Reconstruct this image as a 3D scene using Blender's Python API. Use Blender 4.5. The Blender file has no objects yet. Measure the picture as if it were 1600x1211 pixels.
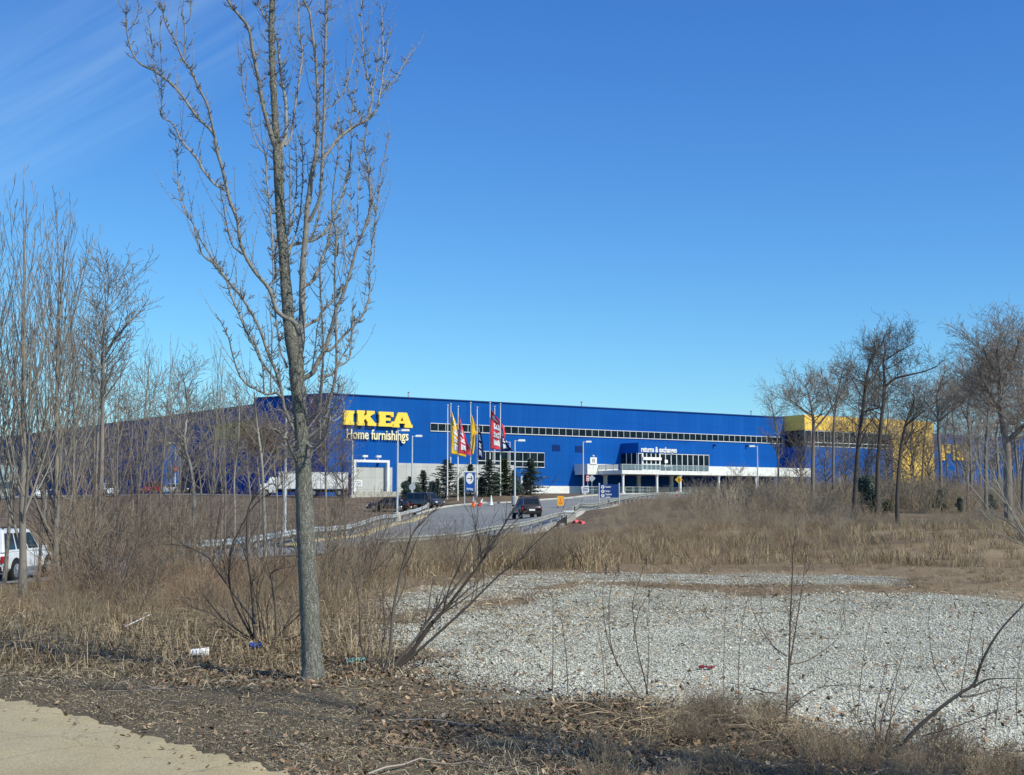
import bpy, math, random
import numpy as np
from mathutils import Vector, Matrix
sc = bpy.context.scene
col = sc.collection
# ------------------------------------------------------------------ camera
F = 2000.0; TAN = 0.08975; TH = math.atan(TAN); CZ = 1.5
CT, ST = math.cos(TH), math.sin(TH)
cd = bpy.data.cameras.new("camera"); cam = bpy.data.objects.new("camera", cd); col.objects.link(cam)
cd.sensor_width = 36; cd.lens = F/1600*36; cd.clip_end = 6000; cd.clip_start = 0.1
cam.location = (0, 0, CZ); cam.rotation_euler = (math.pi/2 + TH, 0, 0)
sc.camera = cam
# ------------------------------------------------------------------ light
SUN_EL = math.radians(43); SUN_AZ = math.atan2(0.79, -0.61)      # clockwise from +Y
w = bpy.data.worlds.new("World"); sc.world = w; w.use_nodes = True
nt = w.node_tree; bg = nt.nodes['Background']
sky = nt.nodes.new('ShaderNodeTexSky'); sky.sky_type = 'NISHITA'; sky.sun_disc = False
sky.sun_elevation = SUN_EL; sky.sun_rotation = SUN_AZ
sky.altitude = 0; sky.air_density = 1.0; sky.dust_density = 0.25; sky.ozone_density = 3.0
bg.inputs['Strength'].default_value = 0.11
# camera-like colour response of the sky, and thin cirrus streaks high on the left
tc = nt.nodes.new('ShaderNodeTexCoord')
sp = nt.nodes.new('ShaderNodeSeparateColor'); nt.links.new(sky.outputs[0], sp.inputs[0]); cb = nt.nodes.new('ShaderNodeCombineColor')
for ch, (pw, gain, tn) in enumerate(((1.34, 1.10, .82), (1.19, 1.23, .98), (.80, 1.18, 1.10))):
    p = nt.nodes.new('ShaderNodeMath'); p.operation = 'POWER'; p.inputs[1].default_value = pw
    m1 = nt.nodes.new('ShaderNodeMath'); m1.operation = 'MULTIPLY'; m1.inputs[1].default_value = .11*tn
    m2 = nt.nodes.new('ShaderNodeMath'); m2.operation = 'MULTIPLY'; m2.inputs[1].default_value = gain/.11
    nt.links.new(sp.outputs[ch], m1.inputs[0]); nt.links.new(m1.outputs[0], p.inputs[0]); nt.links.new(p.outputs[0], m2.inputs[0]); nt.links.new(m2.outputs[0], cb.inputs[ch])
def vdir(px, py):
    u = (px-800)/F; v = (605.5-py)/F; return Vector((u, CT-v*ST, ST+v*CT)).normalized()
def dotn(vec):
    d = nt.nodes.new('ShaderNodeVectorMath'); d.operation = 'DOT_PRODUCT'; d.inputs[1].default_value = vec; nt.links.new(tc.outputs['Generated'], d.inputs[0]); return d.outputs['Value']
e1 = vdir(0, 300); e2 = vdir(640, -60); nvec = e1.cross(e2).normalized(); tvec = (e2-e1).normalized()
if nvec.z < 0: nvec = -nvec
dn = dotn(nvec); dt_ = dotn(tvec)
cx = nt.nodes.new('ShaderNodeCombineXYZ')
for src, k, o in ((dn, 34., 0), (dt_, 2.6, 1)):
    q = nt.nodes.new('ShaderNodeMath'); q.operation = 'MULTIPLY'; q.inputs[1].default_value = k; nt.links.new(src, q.inputs[0]); nt.links.new(q.outputs[0], cx.inputs[o])
nz = nt.nodes.new('ShaderNodeTexNoise'); nz.inputs['Scale'].default_value = 1.0; nz.inputs['Detail'].default_value = 7; nz.inputs['Roughness'].default_value = .6; nz.inputs['Distortion'].default_value = .9; nt.links.new(cx.outputs[0], nz.inputs['Vector'])
lo = nt.nodes.new('ShaderNodeMapRange'); lo.interpolation_type = 'SMOOTHSTEP'; lo.inputs[1].default_value = -.025; lo.inputs[2].default_value = .01; nt.links.new(dn, lo.inputs[0])
hi = nt.nodes.new('ShaderNodeMapRange'); hi.interpolation_type = 'SMOOTHSTEP'; hi.inputs[1].default_value = .16; hi.inputs[2].default_value = .03; nt.links.new(dn, hi.inputs[0])
lf = nt.nodes.new('ShaderNodeMapRange'); lf.interpolation_type = 'SMOOTHSTEP'; lf.inputs[1].default_value = .25; lf.inputs[2].default_value = -.25; nt.links.new(dt_, lf.inputs[0])
cr = nt.nodes.new('ShaderNodeMapRange'); cr.inputs[1].default_value = .30; cr.inputs[2].default_value = .75; cr.inputs[4].default_value = .19; nt.links.new(nz.outputs['Fac'], cr.inputs[0])
mu = cr.outputs[0]
for o in (lo, hi):
    q = nt.nodes.new('ShaderNodeMath'); q.operation = 'MULTIPLY'; nt.links.new(mu, q.inputs[0]); nt.links.new(o.outputs[0], q.inputs[1]); mu = q.outputs[0]
mx = nt.nodes.new('ShaderNodeMix'); mx.data_type = 'RGBA'; mx.inputs[7].default_value = (5.2, 7.5, 9.2, 1)
nt.links.new(mu, mx.inputs[0]); nt.links.new(cb.outputs[0], mx.inputs[6]); nt.links.new(mx.outputs[2], bg.inputs['Color'])
sd = bpy.data.lights.new("sun", 'SUN'); so = bpy.data.objects.new("sun", sd); col.objects.link(so)
sd.energy = 4.6; sd.angle = math.radians(0.53); sd.color = (1.0, 0.945, 0.77)
sdir = Vector((math.sin(SUN_AZ)*math.cos(SUN_EL), math.cos(SUN_AZ)*math.cos(SUN_EL), math.sin(SUN_EL)))
so.rotation_euler = sdir.to_track_quat('Z', 'Y').to_euler(); so.location = (30, -30, 40)
sc.view_settings.view_transform = 'Standard'; sc.view_settings.look = 'None'; sc.view_settings.exposure = 0.0; sc.view_settings.gamma = 1
sc.cycles.max_bounces = 5; sc.cycles.transparent_max_bounces = 6

# ------------------------------------------------------------------ helpers
def P(px, py, Y):
    u = (px-800)/F; v = (605.5-py)/F
    k = Y/(CT - v*ST)
    return np.array((u*k, Y, CZ + (ST+v*CT)*k))
def nrm(v): return v/ (np.linalg.norm(v)+1e-12)

# terrain: smooth surface through measured points
_ctl = [P(*a) for a in [
 (300,870,56),(480,845,75),(560,833,95),(618,817,122),(655,806,132),(668,799,137),(640,791,146),
 (-50,915,44),(40,908,44),(150,893,50),(20,850,62),(150,845,66),(300,872,58),(450,862,66),(600,862,66),(740,853,73),(850,832,85),(885,818,91),
 (640,838,90),(700,822,104),(760,818,108),(822,811,112),(880,800,125),(740,792,138),(806,787,140),(950,784,155),(1062,773,183),
 (980,790,108),(1090,776,148),(950,805,92),(1000,812,78),(1000,830,60),(1000,850,45),(900,850,60),
 (1200,800,90),(1200,835,55),(1335,818,78),(1402,822,74),(1575,818,70),(1300,840,52),(1500,832,54),(1250,790,120),(1480,790,130),
 (300,795,135),(450,805,118),(270,772,185),(490,778,160),(560,777,167),(520,776,171),(640,777,165),(700,777,152),(745,773,156),(782,769,160),(850,771,182),(918,771,190),(1240,771,210),(1400,774,225),
 (100,800,120),(0,785,160),(100,830,80)]]
_flat = [(x,y,0.0) for x in (-30,-15,-8,-3,0,4,9,16,30) for y in (-20,0,5,8,12,16)] + [(x,21,0.0) for x in (-3,1,5,9,14)] + [(x,27,0.0) for x in (-1,4,9,14)] + [(x,33,.05) for x in (3,9,16)]
_flat += [(-8.9,23,-.17),(-14,24,-.25),(-5,26,-.25),(-2,34,-.35),(-3,45,-.55),(-8,34,-.5),(-16,36,-.9),(25,40,.4),(40,70,.6),(60,120,1.5)]
_flat += [(x,y,2.6) for x in (-300,-120,-20,80,200,400) for y in (260,400)] + [(-120,150,1.6),(-90,60,-.5),(-60,30,-.5),(90,60,.6),(150,150,2.0)]
_C = np.array([list(c) for c in _ctl]+[list(c) for c in _flat])
def _phi(r): return -np.sqrt(r*r+4.0)
_D = np.linalg.norm(_C[:,None,:2]-_C[None,:,:2],axis=2)
_n = len(_C); _A = np.zeros((_n+1,_n+1)); _A[:_n,:_n] = _phi(_D)+np.eye(_n)*0.25; _A[:_n,_n]=1; _A[_n,:_n]=1
_m = _C[:,2].mean(); _W = np.linalg.solve(_A, np.append(_C[:,2],0))
def terr(X, Y):
    X=np.asarray(X,float); Y=np.asarray(Y,float); sh=X.shape; x=X.ravel(); y=Y.ravel(); out=np.empty(len(x))
    for i in range(0,len(x),20000):
        q=np.stack([x[i:i+20000],y[i:i+20000]],1)
        r=np.linalg.norm(q[:,None]-_C[None,:,:2],axis=2); out[i:i+20000]=_phi(r)@_W[:-1]+_W[-1]
    far=np.clip((np.hypot(x,y)-330)/150,0,1); out=out*(1-far)+2.6*far
    return out.reshape(sh)
def tz(x,y): return float(terr(np.array([x]),np.array([y]))[0])
def G(px, Y):
    z=0.
    for _ in range(4):
        X=(px-800)/F*(Y*CT+(z-CZ)*ST); z=tz(X,Y)
    return np.array((X,Y,z))
def PG(px,py,Z=0.0):            # where the sight line meets height Z
    u=(px-800)/F; v=(605.5-py)/F; dz=ST+v*CT; k=(Z-CZ)/dz
    return np.array((u*k,(CT-v*ST)*k,Z))

def tagp(o,label=None,cat=None,group=None,kind=None):
    if label: o['label']=label
    if cat: o['category']=cat
    if group: o['group']=group
    if kind: o['kind']=kind
    return o
def empty(name,loc,rz=0,label=None,cat=None,group=None):
    o=bpy.data.objects.new(name,None); col.objects.link(o); o.location=[float(c) for c in loc]; o.rotation_euler=(0,0,rz); o.empty_display_size=.3
    return tagp(o,label,cat,group)
def mesh_np(name,V,Fq,mat,parent=None,tint=None,smooth=False,loc=None,nv=4):
    me=bpy.data.meshes.new(name); V=np.ascontiguousarray(V,dtype=np.float32); Fq=np.ascontiguousarray(Fq,dtype=np.int32)
    m=len(Fq); k=Fq.shape[1]
    me.vertices.add(len(V)); me.vertices.foreach_set('co',V.ravel())
    me.loops.add(m*k); me.loops.foreach_set('vertex_index',Fq.ravel())
    me.polygons.add(m); me.polygons.foreach_set('loop_start',np.arange(0,m*k,k,dtype=np.int32)); me.polygons.foreach_set('loop_total',np.full(m,k,dtype=np.int32))
    if smooth: me.polygons.foreach_set('use_smooth',np.ones(m,dtype=bool))
    me.update(calc_edges=True)
    if tint is not None:
        a=me.attributes.new('tint','FLOAT','POINT'); a.data.foreach_set('value',np.ascontiguousarray(tint,dtype=np.float32))
    me.materials.append(mat)
    o=bpy.data.objects.new(name,me); col.objects.link(o)
    if parent is not None: o.parent=parent
    if loc is not None: o.location=[float(c) for c in loc]
    return o
class MB:
    def __init__(s): s.v=[]; s.f=[]
    def box(s,x0,x1,y0,y1,z0,z1):
        b=len(s.v); s.v+=[(x0,y0,z0),(x1,y0,z0),(x1,y1,z0),(x0,y1,z0),(x0,y0,z1),(x1,y0,z1),(x1,y1,z1),(x0,y1,z1)]
        s.f+=[(b,b+3,b+2,b+1),(b+4,b+5,b+6,b+7),(b,b+1,b+5,b+4),(b+1,b+2,b+6,b+5),(b+2,b+3,b+7,b+6),(b+3,b,b+4,b+7)]; return s
    def obox(s,O,ax,ay,az):     # box from corner O with three edge vectors
        O=np.array(O,float);ax=np.array(ax,float);ay=np.array(ay,float);az=np.array(az,float)
        b=len(s.v); 
        for c in (O,O+ax,O+ax+ay,O+ay,O+az,O+ax+az,O+ax+ay+az,O+ay+az): s.v.append(tuple(c))
        s.f+=[(b,b+3,b+2,b+1),(b+4,b+5,b+6,b+7),(b,b+1,b+5,b+4),(b+1,b+2,b+6,b+5),(b+2,b+3,b+7,b+6),(b+3,b,b+4,b+7)]; return s
    def poly(s,pts):
        b=len(s.v); s.v+=[tuple(map(float,p)) for p in pts]; s.f.append(tuple(range(b,b+len(pts)))); return s
    def prism(s,pts,dv):        # 3D polygon extruded by dv
        b=len(s.v); n=len(pts); dv=np.array(dv,float)
        s.v+=[tuple(map(float,p)) for p in pts]+[tuple(np.array(p,float)+dv) for p in pts]
        s.f.append(tuple(range(b,b+n))[::-1]); s.f.append(tuple(range(b+n,b+2*n)))
        for i in range(n): j=(i+1)%n; s.f.append((b+i,b+j,b+n+j,b+n+i))
        return s
    def cyl(s,p0,p1,r0,r1=None,n=10,cap=True):
        r1=r0 if r1 is None else r1; p0=np.array(p0,float); p1=np.array(p1,float); t=nrm(p1-p0)
        a=np.array((1,0,0)) if abs(t[0])<.8 else np.array((0,1,0)); u=nrm(np.cross(t,a)); v=np.cross(t,u); b=len(s.v)
        for p,r in ((p0,r0),(p1,r1)):
            for k in range(n):
                c=2*math.pi*k/n; s.v.append(tuple(p+r*(math.cos(c)*u+math.sin(c)*v)))
        for k in range(n): j=(k+1)%n; s.f.append((b+k,b+j,b+n+j,b+n+k))
        if cap: s.f.append(tuple(range(b,b+n))[::-1]); s.f.append(tuple(range(b+n,b+2*n)))
        return s
    def lathe(s,c,prof,n=16):   # profile of (r,z) turned round a vertical axis
        b=len(s.v)
        for r,z in prof:
            for k in range(n):
                a=2*math.pi*k/n; s.v.append((c[0]+r*math.cos(a),c[1]+r*math.sin(a),c[2]+z))
        for i in range(len(prof)-1):
            for k in range(n): j=(k+1)%n; s.f.append((b+i*n+k,b+i*n+j,b+(i+1)*n+j,b+(i+1)*n+k))
        s.f.append(tuple(range(b,b+n))[::-1]); s.f.append(tuple(range(b+(len(prof)-1)*n,b+len(prof)*n)))
        return s
    def build(s,name,mat,parent=None,loc=None,smooth=False,bevel=0):
        me=bpy.data.meshes.new(name); me.from_pydata(s.v,[],s.f); me.update()
        if smooth:
            me.polygons.foreach_set('use_smooth',[True]*len(me.polygons))
            try: me.set_sharp_from_angle(angle=math.radians(35))
            except Exception: pass
        me.materials.append(mat); o=bpy.data.objects.new(name,me); col.objects.link(o)
        if parent is not None: o.parent=parent
        if loc is not None: o.location=[float(c) for c in loc]
        if bevel:
            m=o.modifiers.new('b','BEVEL'); m.width=bevel; m.segments=2; m.limit_method='ANGLE'
        return o
class TB:                        # many tapering tubes gathered, then meshed at once
    def __init__(s): s.t={}
    def add(s,pts,rad,n=3,tint=0.5):
        s.t.setdefault((len(pts),n),[]).append((pts,rad,tint))
    def arrays(s):
        Vs=[];Fs=[];Ts=[];base=0
        for (K,n),L in s.t.items():
            Pn=np.array([a[0] for a in L],float); R=np.array([a[1] for a in L],float); T=np.array([a[2] for a in L],float); M=len(L)
            tan=np.gradient(Pn,axis=1); tan/=np.linalg.norm(tan,axis=2,keepdims=True)+1e-12
            ov=Pn[:,-1]-Pn[:,0]; ov/=np.linalg.norm(ov,axis=1,keepdims=True)+1e-12
            ref=np.where(np.abs(ov[:,:1])<.7,np.array([[1.,0,0]]),np.array([[0,1.,0]]))[:,None,:]
            u=np.cross(tan,np.broadcast_to(ref,tan.shape)); u/=np.linalg.norm(u,axis=2,keepdims=True)+1e-12; v=np.cross(tan,u)
            ang=np.arange(n)*2*math.pi/n
            V=Pn[:,:,None,:]+R[:,:,None,None]*(np.cos(ang)[None,None,:,None]*u[:,:,None,:]+np.sin(ang)[None,None,:,None]*v[:,:,None,:])
            idx=np.arange(M*K*n).reshape(M,K,n)+base
            a=idx[:,:-1,:]; b=np.roll(idx,-1,axis=2)[:,:-1,:]; c=np.roll(idx,-1,axis=2)[:,1:,:]; d=idx[:,1:,:]
            Fs.append(np.stack([a,b,c,d],-1).reshape(-1,4)); Vs.append(V.reshape(-1,3)); Ts.append(np.repeat(T,K*n)); base+=M*K*n
        return np.concatenate(Vs),np.concatenate(Fs),np.concatenate(Ts)
    def build(s,name,mat,parent=None,smooth=True,loc=None):
        V,Fq,T=s.arrays()
        return mesh_np(name,V,Fq,mat,parent,T,smooth,loc)
def tile(arr,places):            # copies of one (V,F,T) set placed by (x,y,z,scale,zscale,rot,dtint)
    V,Fq,T=arr; m=len(places); pl=np.array(places,float); n=len(V)
    c=np.cos(pl[:,5]); s_=np.sin(pl[:,5])
    X=(V[None,:,0]*c[:,None]-V[None,:,1]*s_[:,None])*pl[:,3:4]+pl[:,0:1]
    Yy=(V[None,:,0]*s_[:,None]+V[None,:,1]*c[:,None])*pl[:,3:4]+pl[:,1:2]
    Z=V[None,:,2]*pl[:,4:5]+pl[:,2:3]
    VV=np.stack([X,Yy,Z],-1).reshape(-1,3); FF=(Fq[None]+(np.arange(m)*n)[:,None,None]).reshape(-1,Fq.shape[1]); TT=(T[None]+pl[:,6:7]).ravel()
    return VV,FF,TT
def cat3(L):
    b=0;Vs=[];Fs=[];Ts=[]
    for V,Fq,T in L: Vs.append(V);Fs.append(Fq+b);Ts.append(T);b+=len(V)
    return np.concatenate(Vs),np.concatenate(Fs),np.concatenate(Ts)
def instance(o,parent=None):
    c=o.copy(); col.objects.link(c); c.parent=parent
    for ch in o.children: instance(ch,c)
    return c

# ------------------------------------------------------------------ materials
class NM:
    def __init__(s,name,rough=.8,spec=.3,metal=0):
        s.m=bpy.data.materials.new(name); s.m.use_nodes=True; s.t=s.m.node_tree; s.b=s.t.nodes['Principled BSDF']
        s.b.inputs['Roughness'].default_value=rough; s.b.inputs['Metallic'].default_value=metal; s.b.inputs['Specular IOR Level'].default_value=spec
    def n(s,t): return s.t.nodes.new(t)
    def l(s,a,b): s.t.links.new(a,b)
    def co(s,scale=(1,1,1),rot=(0,0,0),which='Object'):
        t=s.n('ShaderNodeTexCoord'); m=s.n('ShaderNodeMapping'); m.inputs['Scale'].default_value=scale; m.inputs['Rotation'].default_value=rot; s.l(t.outputs[which],m.inputs['Vector']); return m.outputs[0]
    def noise(s,vec,scale=5,det=4,rough=.6,out='Fac'):
        n=s.n('ShaderNodeTexNoise'); n.inputs['Scale'].default_value=scale; n.inputs['Detail'].default_value=det; n.inputs['Roughness'].default_value=rough; s.l(vec,n.inputs['Vector']); return n.outputs[out]
    def vor(s,vec,scale=5,out='Distance',feat='F1'):
        n=s.n('ShaderNodeTexVoronoi'); n.feature=feat; n.inputs['Scale'].default_value=scale; s.l(vec,n.inputs['Vector']); return n.outputs[out]
    def ramp(s,fac,stops):
        r=s.n('ShaderNodeValToRGB'); e=r.color_ramp.elements
        while len(e)<len(stops): e.new(.5)
        for i,(p,c) in enumerate(stops): e[i].position=p; e[i].color=(c[0],c[1],c[2],1) if hasattr(c,'__len__') else (c,c,c,1)
        s.l(fac,r.inputs[0]); return r.outputs[0]
    def mix(s,fac,a,b,mode='MIX'):
        m=s.n('ShaderNodeMix'); m.data_type='RGBA'; m.blend_type=mode
        for sock,val in ((m.inputs[0],fac),(m.inputs[6],a),(m.inputs[7],b)):
            if hasattr(val,'links'): s.l(val,sock)
            elif hasattr(val,'__len__'): sock.default_value=(*val[:3],1)
            else: sock.default_value=val
        return m.outputs[2]
    def math(s,op,a,b=0.):
        m=s.n('ShaderNodeMath'); m.operation=op
        for sock,val in ((m.inputs[0],a),(m.inputs[1],b)):
            if hasattr(val,'links'): s.l(val,sock)
            else: sock.default_value=val
        return m.outputs[0]
    def attr(s,nm):
        a=s.n('ShaderNodeAttribute'); a.attribute_name=nm; return a.outputs['Fac']
    def color(s,c):
        if hasattr(c,'links'): s.l(c,s.b.inputs['Base Color'])
        else: s.b.inputs['Base Color'].default_value=(*c[:3],1)
        return s
    def bump(s,h,st=.3,dist=.02):
        b=s.n('ShaderNodeBump'); b.inputs['Strength'].default_value=st; b.inputs['Distance'].default_value=dist; s.l(h,b.inputs['Height']); s.l(b.outputs[0],s.b.inputs['Normal']); return s
def plain(name,c,rough=.6,metal=0,spec=.3,var=.12,scale=3.0):
    m=NM(name,rough,spec,metal); v=m.co()
    n=m.noise(v,scale,5); lo=[x*(1-var) for x in c]; hi=[min(1,x*(1+var)) for x in c]
    m.color(m.ramp(n,[(.3,lo),(.7,hi)])); return m.m
def veg(name,stops,rough=.9,trans=0):
    m=NM(name,rough,.15); a=m.attr('tint'); v=m.co()
    n=m.noise(v,1.3,3); f=m.math('ADD',a,m.math('MULTIPLY',m.math('SUBTRACT',n,.5),.5))
    m.color(m.ramp(f,stops)); return m.m
M={}
def mk_mats():
    # bark of the young pear tree: grey, fissured, lichen patches
    m=NM('pear_bark',.9,.2); v=m.co((1,1,.30)); f1=m.noise(v,60,7,.8); f2=m.vor(v,60,'Distance'); nd=m.noise(m.co(),25,4,.6,'Color'); cv=m.mix(.06,m.co((1,1,.28)),nd,'ADD'); cr_=m.vor(cv,62,'Distance','DISTANCE_TO_EDGE'); lich=m.noise(m.co(),9,5,.7); lf=m.noise(m.co(),2.2,3)
    c=m.ramp(f1,[(.32,(.11,.10,.083)),(.46,(.31,.30,.255)),(.62,(.52,.51,.45))]); c=m.mix(m.ramp(lich,[(.5,0),(.62,.55)]),c,(.27,.30,.21)); c=m.mix(m.ramp(lf,[(.45,0),(.65,.25)]),c,(.16,.15,.13)); c=m.mix(m.ramp(cr_,[(.0,.42),(.09,0)]),c,(.085,.075,.06)); m.color(c); m.bump(m.math('ADD',f1,m.math('MINIMUM',m.math('MULTIPLY',cr_,3.),.6)),1.0,.02); M['pear_bark']=m.m
    m=NM('limb_bark',.85,.2); v=m.co(); a=m.attr('tint'); f=m.noise(v,30,5); f=m.math('ADD',m.math('MULTIPLY',f,.6),m.math('MULTIPLY',a,.55))
    m.color(m.ramp(f,[(.25,(.08,.074,.066)),(.5,(.205,.192,.172)),(.85,(.44,.43,.40))])); m.bump(f,.5,.004); M['limb_bark']=m.m
    M['twig_grey']=veg('twig_grey',[(.1,(.12,.10,.088)),(.5,(.24,.205,.175)),(.95,(.42,.37,.32))])
    M['twig_far']=veg('twig_far',[(.1,(.12,.105,.095)),(.5,(.24,.215,.185)),(.95,(.38,.35,.30))])
    M['twig_dark']=veg('twig_dark',[(.1,(.04,.034,.03)),(.5,(.11,.092,.08)),(.95,(.24,.21,.18))])
    M['twig_red']=veg('twig_red',[(.1,(.085,.062,.05)),(.5,(.19,.145,.115)),(.95,(.33,.26,.21))])
    M['twig_pale']=veg('twig_pale',[(.1,(.15,.14,.12)),(.5,(.30,.28,.24)),(.95,(.50,.47,.41))])
    M['brush']=veg('brush',[(.05,(.115,.088,.062)),(.45,(.27,.21,.145)),(.95,(.50,.41,.28))]); M['brush_red']=veg('brush_red',[(.05,(.11,.07,.05)),(.45,(.25,.165,.115)),(.95,(.42,.30,.20))])
    M['brush_grey']=veg('brush_grey',[(.05,(.15,.118,.085)),(.45,(.31,.25,.18)),(.95,(.52,.43,.31))])
    M['straw']=veg('straw',[(.05,(.12,.085,.05)),(.4,(.28,.21,.125)),(.95,(.50,.40,.26))])
    M['leaf']=veg('leaf',[(.0,(.07,.045,.028)),(.35,(.18,.115,.07)),(.7,(.33,.225,.14)),(1,(.58,.46,.32))])
    M['thatch']=veg('thatch',[(.05,(.10,.08,.055)),(.45,(.25,.205,.135)),(.95,(.50,.42,.28))])
    M['stone']=veg('stone',[(.0,(.12,.11,.08)),(.25,(.34,.33,.265)),(.6,(.54,.53,.44)),(1,(.74,.73,.62))])
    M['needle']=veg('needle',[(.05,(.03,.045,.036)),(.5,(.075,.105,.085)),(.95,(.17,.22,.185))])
    M['needle_green']=veg('needle_green',[(.05,(.02,.03,.012)),(.5,(.055,.085,.035)),(.95,(.13,.16,.07))])
    # blue metal cladding: vertical ribs, panel joints
    m=NM('blue_cladding',.7,.12); v=m.co(); s=m.n('ShaderNodeSeparateXYZ'); m.l(v,s.inputs[0])
    wv=m.math('SINE',m.math('MULTIPLY',s.outputs[0],2*math.pi/.3)); seam=m.math('LESS_THAN',m.math('FRACT',m.math('DIVIDE',s.outputs[0],1.22)),.03)
    big=m.noise(m.co((.04,.04,.25)),3,4); st=m.noise(m.co((2.2,2.2,.08)),1.5,4)
    c=m.ramp(m.math('ADD',m.math('MULTIPLY',big,.6),m.math('MULTIPLY',st,.4)),[(.35,(.001,.073,.325)),(.65,(.0015,.088,.375))]); pid=m.n('ShaderNodeTexWhiteNoise'); pid.noise_dimensions='1D'; m.l(m.math('FLOOR',m.math('DIVIDE',s.outputs[0],1.22)),pid.inputs['W']); c=m.mix(m.math('MULTIPLY',pid.outputs['Value'],.22),c,(.012,.13,.46)); hj=m.math('LESS_THAN',m.math('FRACT',m.math('DIVIDE',s.outputs[2],4.6)),.012); c=m.mix(m.math('MULTIPLY',hj,.35),c,(.003,.04,.2)); dirt=m.ramp(m.noise(m.co((1.1,1.1,.12)),1.,6,.7),[(.52,0),(.75,.22)]); c=m.mix(dirt,c,(.02,.10,.30)); c=m.mix(m.math('MULTIPLY',seam,.5),c,(.003,.03,.16)); m.color(c); m.bump(wv,.35,.03); M['blue']=m.m
    m=NM('yellow_cladding',.55,.25); v=m.co(); s=m.n('ShaderNodeSeparateXYZ'); m.l(v,s.inputs[0])
    seam=m.math('LESS_THAN',m.math('FRACT',m.math('DIVIDE',s.outputs[0],1.22)),.04)
    c=m.ramp(m.noise(m.co((.1,.1,.4)),3,4),[(.35,(.78,.49,.085)),(.65,(.88,.58,.12))]); c=m.mix(m.math('MULTIPLY',seam,.4),c,(.4,.24,.03)); m.color(c); M['yellow']=m.m
    M['sign_yellow']=plain('sign_yellow',(.95,.66,.085),.5,var=.04)
    M['sign_cream']=plain('sign_cream',(.88,.80,.52),.5,var=.04)
    M['white']=plain('white_paint',(.78,.78,.76),.5,var=.05)
    M['offwhite']=plain('offwhite_concrete',(.74,.74,.71),.8,var=.1,scale=1.2)
    m=NM('precast_concrete',.85,.2); v=m.co(); s=m.n('ShaderNodeSeparateXYZ'); m.l(v,s.inputs[0])
    j=m.math('MAXIMUM',m.math('LESS_THAN',m.math('FRACT',m.math('DIVIDE',s.outputs[0],6.)),.012),m.math('LESS_THAN',m.math('FRACT',m.math('DIVIDE',s.outputs[2],1.6)),.03))
    n=m.noise(m.co((.5,.5,.2)),2,6); c=m.ramp(n,[(.3,(.42,.43,.41)),(.7,(.54,.55,.53))]); c=m.mix(m.math('MULTIPLY',j,.5),c,(.2,.2,.2)); m.color(c); M['precast']=m.m
    m=NM('concrete',.9,.2); n=m.noise(m.co(),3,7,.65); m.color(m.ramp(n,[(.3,(.33,.32,.28)),(.7,(.52,.50,.45))])); m.bump(n,.3,.01); M['concrete']=m.m
    M['frame']=plain('window_frame',(.62,.64,.65),.4,var=.05)
    m=NM('glass_dark',.18,.12); n=m.noise(m.co((.8,.8,.6)),1.1,3,.7); m.color(m.ramp(n,[(.38,(.003,.006,.011)),(.55,(.006,.014,.024)),(.72,(.02,.045,.055))])); M['glass']=m.m
    m=NM('car_glass',.05,.5); m.color((.012,.015,.018)); M['carglass']=m.m
    m=NM('rail_glass',.1,.5); m.color((.22,.30,.34)); m.b.inputs['Alpha'].default_value=.45; M['railglass']=m.m
    m=NM('galvanised',.55,.5,.35); n=m.noise(m.co(),4,5); m.color(m.ramp(n,[(.3,(.42,.45,.46)),(.7,(.60,.63,.63))])); M['galv']=m.m
    m=NM('weathered_steel',.7,.3,.1); n=m.noise(m.co(),3,5); m.color(m.ramp(n,[(.3,(.20,.21,.20)),(.7,(.36,.37,.35))])); M['dullsteel']=m.m
    M['polemetal']=plain('pole_metal',(.58,.60,.61),.45,.2,var=.1)
    M['darkmetal']=plain('dark_metal',(.03,.03,.032),.5,var=.2)
    M['navy']=plain('navy_cloth',(.010,.022,.105),.8,var=.15)
    M['flag_red']=plain('red_cloth',(.78,.06,.09),.8,var=.12)
    M['flag_yellow']=plain('yellow_cloth',(.95,.56,.045),.8,var=.12)
    M['flag_white']=plain('white_print',(.80,.80,.80),.8,var=.04)
    M['tarp_red']=plain('tarp_red',(.60,.12,.13),.7,var=.3,scale=9.); M['sign_blue']=plain('sign_blue',(.012,.085,.37),.4,var=.05)
    M['sign_navy']=plain('sign_navy',(.010,.045,.21),.4,var=.05)
    M['orange']=plain('orange_plastic',(.85,.16,.025),.5,var=.1)
    M['sign_orange']=plain('orange_sheet',(.90,.42,.04),.5,var=.08)
    M['diamond']=plain('amber_sheet',(.72,.42,.03),.5,var=.08)
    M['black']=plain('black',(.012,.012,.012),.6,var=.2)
    M['red']=plain('red_paint',(.62,.03,.03),.4,var=.08)
    M['redlens']=plain('red_lens',(.40,.02,.015),.2,var=.1)
    m=NM('clear_lens',.1,.6); m.color((.75,.77,.78)); M['lens']=m.m
    M['tyre']=plain('tyre',(.02,.02,.02),.85,var=.2)
    M['rim']=plain('rim',(.35,.36,.37),.3,.7,var=.1)
    for k,c in (('car_white',(.76,.77,.77)),('car_black',(.018,.017,.022)),('car_maroon',(.022,.012,.016)),('car_grey',(.05,.055,.065)),('car_silver',(.42,.44,.45)),('car_red',(.32,.03,.025))):
        m=NM(k,.28,.5,.1); m.color(m.ramp(m.noise(m.co(),2,4),[(.3,[x*.9 for x in c]),(.7,[min(1,x*1.1) for x in c])])); m.b.inputs['Coat Weight'].default_value=.6; M[k]=m.m
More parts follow.
